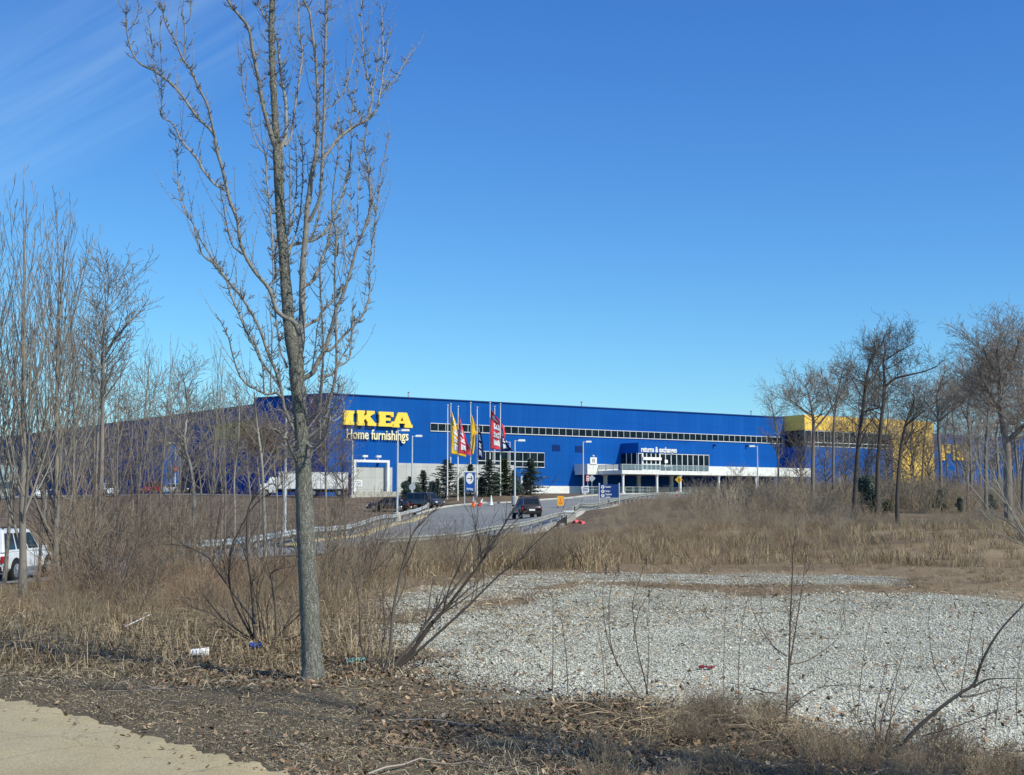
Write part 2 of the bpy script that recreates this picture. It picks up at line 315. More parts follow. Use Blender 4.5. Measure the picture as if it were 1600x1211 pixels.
    # road and path
    m=NM('asphalt',.9,.2); v=m.co(which='Object'); n1=m.noise(v,.12,4); n2=m.noise(v,18,4); c=m.ramp(m.math('ADD',m.math('MULTIPLY',n1,.55),m.math('MULTIPLY',n2,.45)),[(.3,(.16,.17,.165)),(.7,(.27,.275,.265))]); m.color(c); m.bump(n2,.3,.01); M['asphalt']=m.m
    m=NM('sandy_path',.95,.15); v=m.co(); n1=m.noise(v,1.3,5); n2=m.noise(v,60,4,.7); vo=m.vor(v,95,'Color'); 
    c=m.ramp(n1,[(.3,(.33,.26,.125)),(.5,(.44,.355,.175)),(.7,(.54,.44,.225))]); c=m.mix(m.ramp(m.noise(v,.45,6,.7),[(.42,0),(.65,.5)]),c,(.36,.34,.25)); c=m.mix(m.ramp(m.noise(v,6,6,.75),[(.55,0),(.72,.55)]),c,(.22,.17,.10)); ck=m.vor(m.mix(.25,v,m.noise(v,2.5,4,.6,'Color'),'ADD'),.9,'Distance','DISTANCE_TO_EDGE'); c=m.mix(m.ramp(ck,[(.0,.55),(.012,0)]),c,(.10,.085,.06)); c=m.mix(.38,c,m.ramp(n2,[(.3,(.14,.11,.08)),(.55,(.5,.43,.30)),(.8,(.8,.72,.58))])); m.color(c); m.bump(n2,.8,.008); M['path']=m.m
    # ground: soil, thatch, gravel dust where the gravel attribute says
    m=NM('ground_soil',.97,.1); v=m.co(); n1=m.noise(v,.9,6,.65); n2=m.noise(v,14,6,.7); n3=m.noise(v,70,5,.75); g=m.attr('gravel'); st=m.attr('straw'); far=m.attr('far')
    soil=m.ramp(m.math('ADD',m.math('MULTIPLY',n1,.45),m.math('MULTIPLY',n2,.65)),[(.32,(.075,.062,.044)),(.5,(.165,.138,.094)),(.7,(.28,.235,.16))])
    soil=m.mix(.4,soil,m.ramp(n3,[(.35,(.02,.016,.012)),(.6,(.16,.13,.09)),(.8,(.36,.30,.22))]))
    straw=m.ramp(n2,[(.3,(.10,.075,.048)),(.5,(.24,.175,.11)),(.72,(.38,.29,.185))]); soil=m.mix(st,soil,straw)
    big_=m.noise(v,.16,5,.6); soil=m.mix(m.math('MULTIPLY',st,.6),soil,m.ramp(big_,[(.35,(.13,.085,.055)),(.5,(.27,.20,.12)),(.65,(.40,.32,.20))])); soil=m.mix(far,soil,m.ramp(m.noise(v,.5,7,.7),[(.3,(.085,.065,.048)),(.5,(.15,.115,.082)),(.7,(.24,.185,.12))]))
    vo=m.vor(v,44,'Color'); vd=m.vor(v,44); bw=m.n('ShaderNodeRGBToBW'); m.l(vo,bw.inputs[0])
    grv=m.ramp(bw.outputs[0],[(.15,(.18,.17,.13)),(.4,(.42,.41,.33)),(.8,(.70,.69,.57))]); grv=m.mix(m.ramp(vd,[(.4,0),(.62,.75)]),grv,(.09,.085,.07)); grv=m.mix(m.ramp(n1,[(.42,0),(.7,.35)]),grv,(.34,.30,.23))
    gm=m.ramp(m.math('ADD',g,m.math('MULTIPLY',m.math('SUBTRACT',m.noise(m.co((.35,1.6,1)),2.6,6,.7),.5),1.5)),[(.42,0),(.58,1)])
    m.color(m.mix(gm,soil,grv)); m.bump(m.math('ADD',m.math('MULTIPLY',n2,.6),m.math('MULTIPLY',n3,.5)),1.0,.035); M['ground']=m.m
mk_mats()
# ================================================================== setting
R = random.Random(5); NR = np.random.default_rng(5)
def sdf_poly(X,Y,poly):
    n=len(poly); d=np.full(X.shape,1e9); ins=np.zeros(X.shape,bool)
    for i in range(n):
        x0,y0=poly[i]; x1,y1=poly[(i+1)%n]; ex,ey=x1-x0,y1-y0
        t=np.clip(((X-x0)*ex+(Y-y0)*ey)/(ex*ex+ey*ey+1e-9),0,1); d=np.minimum(d,np.hypot(X-x0-t*ex,Y-y0-t*ey))
        c=((y0>Y)!=(y1>Y))&(X<(x1-x0)*(Y-y0)/(y1-y0+1e-12)+x0); ins^=c
    return np.where(ins,-d,d)
GRAVEL=[tuple(PG(a,b)[:2]) for a,b in [(615,980),(650,1012),(700,1046),(800,1082),(900,1090),(1000,1092),(1180,1108),(1300,1125),(1400,1146),(1700,1165),(2100,1160),(2100,945),(1600,938),(1450,931),(1250,932),(1100,926),(1000,916),(960,903),(860,915),(760,935),(690,948),(640,960)]]
GSTRIP=[tuple(PG(a,b)[:2]) for a,b in [(620,962),(880,912),(1400,912),(1400,900),(980,896),(840,897),(700,915),(610,935)]]
def gravel_mask(X,Y):
    d=sdf_poly(X,Y,GRAVEL); d2=sdf_poly(X,Y,GSTRIP)
    m=np.clip(.5-d/2.2,0,1.15); m2=np.clip(.42-d2/2.2,0,.56)
    wear=np.clip((Y-14)/6,0,1)*np.clip((4.5-X)/6,0,1)*.55+.16*np.clip((Y-18)/8,0,1)
    return np.maximum(m-wear,m2)
# sandy path in the near left corner
edge=[(-500,1035),(-260,1052),(-100,1072),(0,1086),(60,1094),(130,1112),(200,1133),(270,1151),(340,1170),(410,1188),(470,1207),(520,1235),(640,1300),(760,1420)]
ep=[PG(a,b)[:2] for a,b in edge]; pts=[]
for i in range(len(ep)-1):
    for k in range(14):
        t=k/14; p=ep[i]*(1-t)+ep[i+1]*t; pts.append((p[0],p[1]+R.uniform(-.03,.03)+.05*math.sin(i*2.3+t*9)))
pts=np.array(pts); PATHE=pts; PATHP=[tuple(p) for p in pts]+[tuple(pts[-1]-np.array((0,6))),tuple(pts[0]-np.array((0,6)))]
def gap(a,b,d0,g): # growing spacing
    out=[a]; 
    while out[-1]<b: out.append(out[-1]+d0); d0*=g
    return out
xs=np.array([-x for x in gap(12,900,.5,1.09)][::-1]+list(np.arange(-11.8,14,.2))+gap(14,900,.4,1.09))
ys=np.array([-60,-30,-15,-6,0,3]+list(np.arange(4,31,.2))+gap(31,1800,.5,1.035))
XX,YY=np.meshgrid(xs,ys); ZZ=terr(XX,YY)
def vnoise(X,Y,s,seed):
    r=np.random.default_rng(seed); g=r.random((64,64)); x=X/s; y=Y/s; xi=np.floor(x).astype(int); yi=np.floor(y).astype(int); fx=x-xi; fy=y-yi; fx=fx*fx*(3-2*fx); fy=fy*fy*(3-2*fy)
    a=g[yi%64,xi%64];b=g[yi%64,(xi+1)%64];c=g[(yi+1)%64,xi%64];d=g[(yi+1)%64,(xi+1)%64]
    return (a*(1-fx)+b*fx)*(1-fy)+(c*(1-fx)+d*fx)*fy-.5
near=np.clip((45-YY)/20,0,1)*np.clip((40-np.abs(XX))/20,0,1)
gm=gravel_mask(XX,YY)
bumps=(vnoise(XX,YY,1.7,1)*.10+vnoise(XX,YY,.6,2)*.05+vnoise(XX,YY,.35,3)*.03)
def relief(X,Y):
    n=np.clip((45-Y)/20,0,1)*np.clip((40-np.abs(X))/20,0,1); g=gravel_mask(X,Y)
    return (vnoise(X,Y,1.7,1)*.10+vnoise(X,Y,.6,2)*.05+vnoise(X,Y,.35,3)*.03)*n*(1-.85*np.clip(g,0,1))*np.clip(sdf_poly(X,Y,PATHP)/.5,0,1)
def ground_z(X,Y): return terr(X,Y)+relief(X,Y)
ZZ=ZZ+relief(XX,YY)
# mounded bank beyond the gravel on the right
def bank(X,Y):
    return .55*np.exp(-((Y-44)/5.5)**2)*np.clip((X-9)/6,0,1)*(1+.8*vnoise(X,Y,4.,8)) + .25*np.exp(-((Y-36)/3.)**2)*np.clip((X-6)/6,0,1)*(1+1.5*vnoise(X,Y,3.,9))
_gz=ground_z
def ground_z(X,Y): X=np.asarray(X,float);Y=np.asarray(Y,float); return _gz(X,Y)+bank(X,Y)
ZZ=ZZ+bank(XX,YY)
def gz(x,y): return float(ground_z(np.array([x]),np.array([y]))[0])
V=np.stack([XX,YY,ZZ],-1).reshape(-1,3); ny,nx=XX.shape; I=np.arange(ny*nx).reshape(ny,nx)
Fq=np.stack([I[:-1,:-1],I[:-1,1:],I[1:,1:],I[1:,:-1]],-1).reshape(-1,4)
go=mesh_np('ground',V,Fq,M['ground'],smooth=True); tagp(go,'brown soil, dry grass and pale gravel ground',kind='structure')
def fattr(o,nm,vals):
    a=o.data.attributes.new(nm,'FLOAT','POINT'); a.data.foreach_set('value',np.ascontiguousarray(vals.ravel(),dtype=np.float32))
fattr(go,'gravel',gm)
strawm=np.clip((YY-14.5+XX*.12)/5,0,.9)*np.clip(1.4-gm,0,1); fattr(go,'straw',strawm)
fattr(go,'far',np.clip((YY-50)/40,0,1))
def strip_mesh(name,A,B,mat,off,nc=8,label=None):
    A=np.array(A);B=np.array(B);n=len(A);t=np.linspace(0,1,nc)[None,:,None]; Q=A[:,None,:]*(1-t)+B[:,None,:]*t
    Z=ground_z(Q[...,0],Q[...,1])+off; V=np.concatenate([Q,Z[...,None]],-1).reshape(-1,3); I=np.arange(n*nc).reshape(n,nc)
    Fq=np.stack([I[:-1,:-1],I[:-1,1:],I[1:,1:],I[1:,:-1]],-1).reshape(-1,4)
    o=mesh_np(name,V,Fq,mat,smooth=True); tagp(o,label,kind='structure'); return o
pts=PATHE; Bx=np.stack([pts[:,0],pts[:,1]-5.],1); n=len(pts); nc=20; t=np.linspace(0,1,nc)[None,:,None]; Q=pts[:,None,:]*(1-t)+Bx[:,None,:]*t
Zp=terr(Q[...,0],Q[...,1])+.012; Zp[:,0]-=.025
V=np.concatenate([Q,Zp[...,None]],-1).reshape(-1,3); I=np.arange(n*nc).reshape(n,nc)
o=mesh_np('path',V,np.stack([I[:-1,:-1],I[:-1,1:],I[1:,1:],I[1:,:-1]],-1).reshape(-1,4),M['path'],smooth=True); tagp(o,'tan sand covered path in the near corner',kind='structure')
# access road
def dens(L,k=8):
    out=[]; L=[np.array(a,float) for a in L]
    for i in range(len(L)-1):
        p0=L[max(i-1,0)];p1=L[i];p2=L[i+1];p3=L[min(i+2,len(L)-1)]
        for j in range(k):
            t=j/k; out.append(.5*((2*p1)+(-p0+p2)*t+(2*p0-5*p1+4*p2-p3)*t*t+(-p0+3*p1-3*p2+p3)*t**3))
    out.append(L[-1]); return np.array(out)
Gp=lambda a,b:G(a,b)[:2]
roadL=dens([(-42,10),(-34,25),(-26,38),(-21,47),Gp(290,60),Gp(480,79),Gp(560,99),Gp(625,126),Gp(672,137),Gp(720,141),Gp(800,141),Gp(860,148),Gp(915,163),Gp(1000,180),Gp(1080,188),Gp(1200,200),Gp(1500,225)])
roadR=dens([(-34,6),(-26,20),(-19,32),(-14,40),Gp(450,57),Gp(600,68),Gp(742,77),Gp(800,86),Gp(852,95),Gp(870,103),Gp(890,115),Gp(930,132),Gp(990,146),Gp(1060,160),Gp(1110,165),Gp(1220,172),Gp(1500,195)])
strip_mesh('road',roadL,roadR,M['asphalt'],.07,14,'grey asphalt access road curving up to the store')
# concrete kerb along the far edge and the near edge
def ribbon3(name,L,w,h,mat,off,label):
    L=np.array(L); T=np.gradient(L,axis=0); T/=np.linalg.norm(T,axis=1,keepdims=True); N=np.stack([-T[:,1],T[:,0]],1)
    a=L+N*w/2; b=L-N*w/2; za=terr(L[:,0],L[:,1])+bank(L[:,0],L[:,1])
    n=len(L); V=[]; 
    for i in range(n):
        for q,z in ((a[i],-.2),(a[i],h),(b[i],h),(b[i],-.2)): V.append((q[0],q[1],za[i]+z+off))
    I=np.arange(n*4).reshape(n,4); J=np.roll(I,-1,axis=1); Fq=np.stack([I[:-1],J[:-1],J[1:],I[1:]],-1).reshape(-1,4)
    o=mesh_np(name,np.array(V),Fq,mat); tagp(o,label,kind='structure'); return o
ribbon3('kerb',roadL[60:],.45,.15,M['concrete'],.07,'pale concrete kerb on the store side of the road')
# the road shoulder, sandy
ribbon3('shoulder',[p+np.array([1.2,-.8]) for p in roadR[50:90]],1.9,.02,M['concrete'],.08,'pale sandy shoulder along the road')
ribbon3('road_shoulder',[p+np.array([1.3,-.3]) for p in roadL[36:60]],1.3,.02,M['path'],.09,'tan strip of sand along the left guardrail')
# car park sheet in front of the left wall
pkA=dens([(-95,165),Gp(170,178),Gp(300,178),Gp(430,172),Gp(560,168)]); pkB=dens([(-110,215),(-80,215),(-58,200),(-42,186),(-25,172)])
strip_mesh('parking_lot',pkA,pkB,M['asphalt'],.06,6,'grey asphalt car park beside the shaded wall')
# ================================================================== store
U2=np.array((.828,.561)); U2/=np.linalg.norm(U2); VI=np.array((-U2[1],U2[0])); O2=np.array((-24.7,171.0)); SRZ=math.atan2(U2[1],U2[0])
def fpx(px,py,d=0.):
    u=(px-800)/F; v=(605.5-py)/F; dr=np.array((u,CT-v*ST,ST+v*CT)); k=(d+O2@VI)/(dr[:2]@VI); p=dr*k
    return float((p[:2]-O2)@U2), float(CZ+p[2])
def loc2(X,Y): q=np.array((X,Y))-O2; return float(q@U2),float(q@VI)
def swld(s,d,z=0): q=O2+U2*s+VI*d; return np.array((q[0],q[1],z))
TOPZ=16.0
store=empty('furniture_store',(O2[0],O2[1],0),SRZ,'long blue metal clad furniture store with yellow entrance block and raised terrace','building')
P2=loc2(-35.7,178.4); P3=loc2(-38.6,190.8)
dl=np.array((-.617,.787)); dl/=np.linalg.norm(dl); e=np.array((-38.6,190.8))+dl*135; P4=loc2(*e)
sR=fpx(1232,700)[0]; sEnd=sR+75
fp=[(0,0),(sR+6,0),(sR+6,70),(P4[0],max(P4[1]+5,70)),P4,P3,P2]
m=MB(); m.prism([(a,b,.3) for a,b in fp],(0,0,TOPZ-.3)); m.build('wall',M['blue'],store)
m=MB()
for a,b in ((P2,(0,0)),((0,0),(sR,0)),(P3,P2),(P4,P3)):
    a=np.array(a);b=np.array(b); t=nrm(b-a); nn=np.array((t[1],-t[0])); a2=a-t*.1; L=np.linalg.norm(b-a)+.2
    m.obox((*(a2-nn*.25),TOPZ-.02),(*(t*L),0),(*(nn*.42),0),(0,0,.14))
m.build('parapet',M['sign_navy'],store)
# precast base, left part and right part
s0,_=fpx(620,750); s1,_=fpx(750,750); s2,_=fpx(838,760); s3,_=fpx(1240,760); zt=fpx(700,725)[1]; zw=fpx(880,759.5)[1]
m=MB(); m.box(s0,s1+6,-.22,0.0,.5,zt); m.build('base_course',M['precast'],store)
m=MB(); m.box(s1+6.01,s3+3,-.24,0.0,.5,zw); m.build('base_course',M['offwhite'],store)
# continuous window strip near the eaves: one window per bay, each with its pane
def window(s,w,z0,z1,d,rows=(),name='window',fw=.065):
    m=MB(); m.box(s,s+fw/2,d-.14,d,z0,z1); m.box(s+w-fw/2,s+w,d-.14,d,z0,z1); m.box(s+fw/2,s+w-fw/2,d-.14,d,z0,z0+.11); m.box(s+fw/2,s+w-fw/2,d-.14,d,z1-.09,z1)
    for r in rows: m.box(s+fw/2,s+w-fw/2,d-.13,d,r,r+.12)
    f=m.build(name,M['frame'],store); g=MB().box(s+fw/2,s+w-fw/2,d-.05,d-.02,z0+.1,z1-.1).build('pane',M['glass'],f); return f
a,zt1=fpx(672,660.8); _,zb1=fpx(672,674.0); b,_=fpx(1222,690)
n=int(round((b-a)/1.25)); w_=(b-a)/n
for i in range(n): window(a+i*w_,w_,zb1,zt1,0)
a,z1=fpx(746,704.5); b,z0=fpx(850,731.0); zr=fpx(848,722.5)[1]; n=9; w_=(b-a)/n; 
for i in range(n): window(a+i*w_,w_,z0,z1,0,rows=(zr,))
for px,py in ((869,699.5),(905,701.5)):
    s,z=fpx(px,py); m=MB()
    m.box(s-.75,s+.75,-.1,0,z-.45,z-.4); m.box(s-.75,s+.75,-.1,0,z+.4,z+.45)
    for k in range(6): m.box(s-.75,s+.75,-.08,0,z-.36+k*.13,z-.30+k*.13)
    m.build('louvre_vent',M['sign_navy'],store)
for px in (1018,1070,1115,1166,1212):
    s,z=fpx(px,694+(px-1018)*.018); m=MB(); m.box(s-.12,s+.12,-.35,0,z-.1,z+.14); m.cyl((s,-.35,z+.02),(s,-.5,z-.12),.11,.15,8); m.build('wall_light',M['darkmetal'],store)
# roof bits
for px in (644,1180,915):
    s,z=fpx(px,620); m=MB().cyl((s,1,TOPZ),(s,1,TOPZ+.9),.12,.12,8).cyl((s,1,TOPZ+.9),(s,1,TOPZ+1.0),.25,.1,8); m.build('roof_vent',M['galv'],store)
# sign letters
LET={'I':([(0,0),(.66,0),(.66,.2),(.6,.22),(.6,.78),(.66,.8),(.66,1),(0,1),(0,.8),(.06,.78),(.06,.22),(0,.2)],.66),
 'K':([(0,0),(.52,0),(.52,.2),(.47,.22),(.47,.36),(.56,.46),(.74,.2),(.70,.2),(.70,0),(1.28,0),(1.28,.2),(1.2,.2),(.86,.62),(1.08,.8),(1.16,.8),(1.16,1),(.64,1),(.64,.8),(.70,.8),(.47,.60),(.47,.78),(.52,.8),(.52,1),(0,1),(0,.8),(.05,.78),(.05,.22),(0,.2)],1.28),
 'E':([(0,0),(1.0,0),(1.0,.36),(.86,.36),(.80,.22),(.46,.22),(.46,.41),(.78,.41),(.78,.60),(.46,.60),(.46,.79),(.78,.79),(.84,.67),(.97,.67),(.97,1),(0,1),(0,.8),(.05,.78),(.05,.22),(0,.2)],1.0),
 'A':([(0,0),(.46,0),(.46,.17),(.42,.19),(.45,.27),(.79,.27),(.82,.19),(.78,.17),(.78,0),(1.30,0),(1.30,.2),(1.23,.2),(.93,1),(.62,1),(.62,.72),(.72,.44),(.52,.44),(.62,.72),(.62,1),(.36,1),(.06,.2),(0,.2)],1.30)}
def letter_poly(ch):
    return LET[ch]
# positions from the photograph (left px, right px, top, bottom)
for ch,x0,x1,yt,yb in (('I',536,553.5,641,663.5),('K',557.5,588,641,664.5),('E',591.5,615.5,643,666),('A',613,644.5,644,667.5)):
    sa,zt_=fpx(x0,yt,-.5); sb,_=fpx(x1,yt,-.5); _,zb_=fpx(x0,yb,-.5); pl,wd=letter_poly(ch)
    MB().prism([(sa+x/wd*(sb-sa),-.18,zb_+y*(zt_-zb_)) for x,y in pl],(0,-.38,0)).build('sign_letter',M['sign_yellow'],store)
def text_mesh(txt,bold=0.,ext=.03):
    c=bpy.data.curves.new('t','FONT'); c.body=txt; c.size=1; c.extrude=ext; c.offset=bold; c.resolution_u=3
    o=bpy.data.objects.new('t',c); col.objects.link(o); dg=bpy.context.evaluated_depsgraph_get(); me=bpy.data.meshes.new_from_object(o.evaluated_get(dg))
    n=len(me.vertices); v=np.zeros(n*3); me.vertices.foreach_get('co',v); v=v.reshape(-1,3); fs=[tuple(p.vertices) for p in me.polygons]
    bpy.data.objects.remove(o); bpy.data.curves.remove(c); bpy.data.meshes.remove(me)
    v[:,0]-=v[:,0].min(); return v,fs
def text_on(txt,O,ax,up,width,hgt,depth,mat,parent,name='lettering',bold=.0):
    """text whose box starts at O, running along ax, up along up; hgt = height of the whole ink box"""
    v,fs=text_mesh(txt,bold,.5); x=v[:,0]/v[:,0].max()*width; y0,y1=v[:,1].min(),v[:,1].max(); y=(v[:,1]-y0)/(y1-y0)*hgt; z=v[:,2]
    ax=nrm(np.array(ax,float));up=nrm(np.array(up,float)); nn=np.cross(ax,up)
    Q=np.array(O,float)[None]+x[:,None]*ax+y[:,None]*up+(z[:,None]+.5)*depth*nn
    m=MB(); m.v=[tuple(q) for q in Q]; m.f=fs; return m.build(name,mat,parent)
sa,zt_=fpx(541.5,672.,-.3); sb,_=fpx(638,672.,-.3); _,zb_=fpx(541.5,686.5,-.3)
text_on('Home furnishings',(sa,-.15,zb_-.35),(1,0,0),(0,0,1),sb-sa,zt_-zb_+.55,.22,M['sign_cream'],store,'sign_lettering',.012)
# shaded sign on the left wall
ld=np.array([(np.array(P4)-np.array(P3))[0],(np.array(P4)-np.array(P3))[1]]); ld=nrm(ld); ln=np.array((ld[1],-ld[0])); 
if ln@np.array((-1,-.3))<0: ln=-ln
def lpx(px,py,off=.0):   # ray with the left wall plane: distance along it from P3, height
    u=(px-800)/F; v=(605.5-py)/F; dr=np.array((u,CT-v*ST,ST+v*CT)); lo=np.array((dr[:2]@U2,dr[:2]@VI)); c0=np.array(loc2(0,0)); pn=np.array(P3)+ln*off
    k=((pn-c0)@ln)/(lo@ln); q=c0+lo*k; return float((q-np.array(P3))@ld),float(CZ+dr[2]*k)
rl=-ld
for ch,x0,x1 in (('I',333,347),('K',348.5,366),('E',367.5,381),('A',382,399)):
    ta,z1_=lpx(x0,664-.12*(x0-334),.5); tb,_=lpx(x1,660,.5); _,z0_=lpx(x0,687-.08*(x0-334),.5); z1_=min(z1_,TOPZ-1.2); pl,wd=letter_poly(ch)
    base=np.array(P3)+ln*.2; pts_=[]
    for x,y in pl:
        tt=ta+(tb-ta)*x/wd; q=base+ld*tt; pts_.append((q[0],q[1],z0_+y*(z1_-z0_)))
    MB().prism(pts_,(*(ln*.4),0)).build('sign_letter',M['sign_yellow'],store)
# gate structure and screen wall at the left end of the front
d0=-3.0
a,z1=fpx(553,718,d0); b,_=fpx(609,720,d0); _,zt2=fpx(560,722,d0); _,zg=fpx(556,778,d0)
m=MB(); m.box(a,b,d0,d0+.5,zt2,z1); m.box(a,a+.35,d0,d0+.5,zg-1,zt2); m.box(b-.35,b,d0,d0+.5,zg-1,zt2); m.box(a,a+.3,d0+.5,-.02,zt2,z1-.03); m.box(b-.3,b,d0+.5,-.02,zt2,z1-.03)
gatef=m.build('canopy_frame',M['white'],store)
_,zs=fpx(560,729.5,d0+.7); a2,_=fpx(554,740,d0+.7); b2,_=fpx(613,740,d0+.7)
MB().box(a2,b2,d0+.7,d0+1.0,zg-1.5,zs).build('screen_wall',M['precast'],store)
for px in (571,592):
    s,_=fpx(px,716,d0); m=MB(); m.cyl((s,d0+.2,z1),(s,d0+.2,z1+.35),.06,.06,6); m.box(s-.35,s+.35,d0-.05,d0+.45,z1+.35,z1+.62); m.build('roof_lamp',M['offwhite'],store)
s,z=fpx(560,755,d0+.68); m=MB().box(s-.55,s+.55,d0+.62,d0+.69,z-.45,z+.45); pl_=m.build('notice_board',M['white'],store)
m=MB(); [m.box(s-.38,s+.38,d0+.6,d0+.619,z-.25+k*.2,z-.19+k*.2) for k in range(3)]; m.build('print',M['sign_navy'],pl_)
# low retaining wall in front
rw0=fpx(553,772,-6.)[0]; rw1=fpx(623,772,-6.)[0]; zr1=fpx(590,768,-6.)[1]
rw=MB().box(rw0,rw1,-6.,-5.6,zr1-2.5,zr1).build('retaining_wall',M['concrete'],store)
# ---- terrace
dW=-3.4; dT=-9.0
sW0,_=fpx(918,740,dW); sW1,_=fpx(1000,740,dW); zc1=fpx(1100,742.5,dT)[1]; zfl=fpx(1100,736.5,dT)[1]
sT0,_=fpx(972,740,dT); sT1=sR-3.5
m=MB(); m.box(sT0,sT1,dT,-.26,zc1,zfl); m.build('terrace_slab',M['offwhite'],store)
m=MB(); m.box(sW0,sT0-.01,dW,-.26,zc1,zfl-.05); m.build('terrace_slab',M['offwhite'],store)
sP,zP=fpx(1107.5,728.5,dT); 
m=MB(); m.box(sP,sT1,dT+.02,dT+.22,zfl,zP); m.build('terrace_parapet',M['offwhite'],store)
_,zP2=fpx(930,725,dW); sPe,_=fpx(966,730,dW)
m=MB(); m.box(sW0,sPe,dW+.02,dW+.2,zfl-.05,zP2); m.box(sW0,sW0+.2,dW+.2,-.02,zfl-.05,zP2); m.build('terrace_parapet',M['offwhite'],store)
# glass balustrade
_,zG=fpx(1000,725.5,dT); sg0=sT0+.1; k=0; n=int((sP-sg0)/2.2); wG=(sP-sg0)/n
for i in range(n):
    s=sg0+i*wG; f=MB().box(s,s+.08,dT+.1,dT+.18,zfl,zG).box(s+.08,s+wG,dT+.1,dT+.17,zG-.07,zG).build('balustrade',M['galv'],store)
    MB().box(s+.1,s+wG-.02,dT+.13,dT+.15,zfl+.1,zG-.08).build('pane',M['railglass'],f)
for i in range(3):
    d=dT+.25+i*1.8; f=MB().box(sT0+.02,sT0+.1,d,d+.08,zfl,zG).box(sT0+.02,sT0+.09,d+.08,d+1.8,zG-.07,zG).build('balustrade',M['galv'],store)
    MB().box(sT0+.04,sT0+.06,d+.1,d+1.78,zfl+.1,zG-.08).build('pane',M['railglass'],f)
# columns
def column(s,d,r=.19):
    zb=gz(*swld(s,d)[:2]); m=MB(); m.cyl((s,d,zb-.3),(s,d,zc1),r,r,12); m.cyl((s,d,zc1-.25),(s,d,zc1-.02),r+.1,r+.1,12); m.cyl((s,d,zb-.3),(s,d,zb+.25),r+.08,r+.08,12); m.build('column',M['white'],store,smooth=True)
for px in (973.5,1026.5,1063,1123,1181,1237,): column(fpx(px,760,dT+.45)[0],dT+.45)
for px in (946,998,1049): column(fpx(px,760,dW+.6)[0],dW+.6,.32)
# entrance box
dB=-4.3
sb0,zbt=fpx(997.5,691.5,dB); sb1,_=fpx(1108,700,dB); _,zwt=fpx(1050,709.,dB)
MB().box(sb0,sb1,dB,-.02,zwt,zbt).build('entrance_block',M['blue'],store)
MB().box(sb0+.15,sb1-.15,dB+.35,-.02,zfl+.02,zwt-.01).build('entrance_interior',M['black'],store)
def fwin(s,w,z0,z1,d,rows=()): return window(s,w,z0,z1,d,rows,fw=.12)
sd0,_=fpx(1003,720,dB); sd1,_=fpx(1031.5,720,dB)
fwin(sb0,(sd0-sb0),zfl,zwt-.02,dB+.16)
n=9; w_=(sb1-sd1)/n
for i in range(n): fwin(sd1+i*w_,w_,zfl,zwt-.02,dB+.16)
# doors with transom
zd=zfl+(zwt-zfl)*.62; w_=(sd1-sd0)/4
m=MB(); m.box(sd0,sd1,dB-.35,dB+.1,zd,zd+.42); m.box(sd0,sd0+.22,dB-.1,dB+.16,zfl,zwt-.02); m.box(sd1-.22,sd1,dB-.1,dB+.16,zfl,zwt-.02); m.build('door_surround',M['white'],store)
for i in range(4):
    s=sd0+i*w_; m=MB(); fw=.1
    z0,z1=zfl+.02,zd
    m.box(s+.01,s+fw,dB-.05,dB+.1,z0,z1);m.box(s+w_-fw,s+w_-.01,dB-.05,dB+.1,z0,z1);m.box(s+fw,s+w_-fw,dB-.05,dB+.1,z0,z0+.25);m.box(s+fw,s+w_-fw,dB-.05,dB+.1,z0+1.0,z0+1.12)
    d_=m.build('door',M['frame'],store); MB().box(s+fw,s+w_-fw,dB+.02,dB+.05,z0+.25,z1-.01).build('pane',M['glass'],d_)
    m=MB(); m.box(s+.02,s+.1,dB-.03,dB+.1,zd+.43,zwt-.03); m.box(s+w_-.08,s+w_-.02,dB-.03,dB+.1,zd+.43,zwt-.03); t_=m.build('transom',M['frame'],store); MB().box(s+.1,s+w_-.08,dB+.02,dB+.05,zd+.43,zwt-.04).build('pane',M['glass'],t_)
# side windows of the box (left face)
for i in range(3):
    y0=dB+.3+i*1.25; m=MB(); m.box(sb0-.08,sb0+.1,y0,y0+.1,zfl,zwt); m.box(sb0-.08,sb0+.1,y0+.1,y0+1.25,zfl,zfl+.12); f=m.build('window',M['frame'],store); MB().box(sb0-.03,sb0+.05,y0+.1,y0+1.25,zfl+.12,zwt-.02).build('pane',M['glass'],f)
# small white poster marks seen in the glass to the right of the doors
s,z=fpx(1041,721,dB); MB().box(s-.3,s+.3,dB-.02,dB+.02,z-.25,z+.25).build('poster',M['white'],store)
s,z=fpx(1044,728,dB); m=MB(); [m.box(s-.85+k*.45,s-.55+k*.45,dB-.02,dB+.02,z-.16,z+.16) for k in range(4)]; m.build('door_notice',M['white'],store)
sa,_=fpx(1001,703,dB); sb,zq=fpx(1056.5,705.8,dB); _,zq2=fpx(1001,698,dB)
text_on('returns & exchanges',(sa,dB-.01,zq-.45),(1,0,0),(0,0,1),sb-sa,zq2-zq+.5,.15,M['white'],store,'sign_lettering',.02)
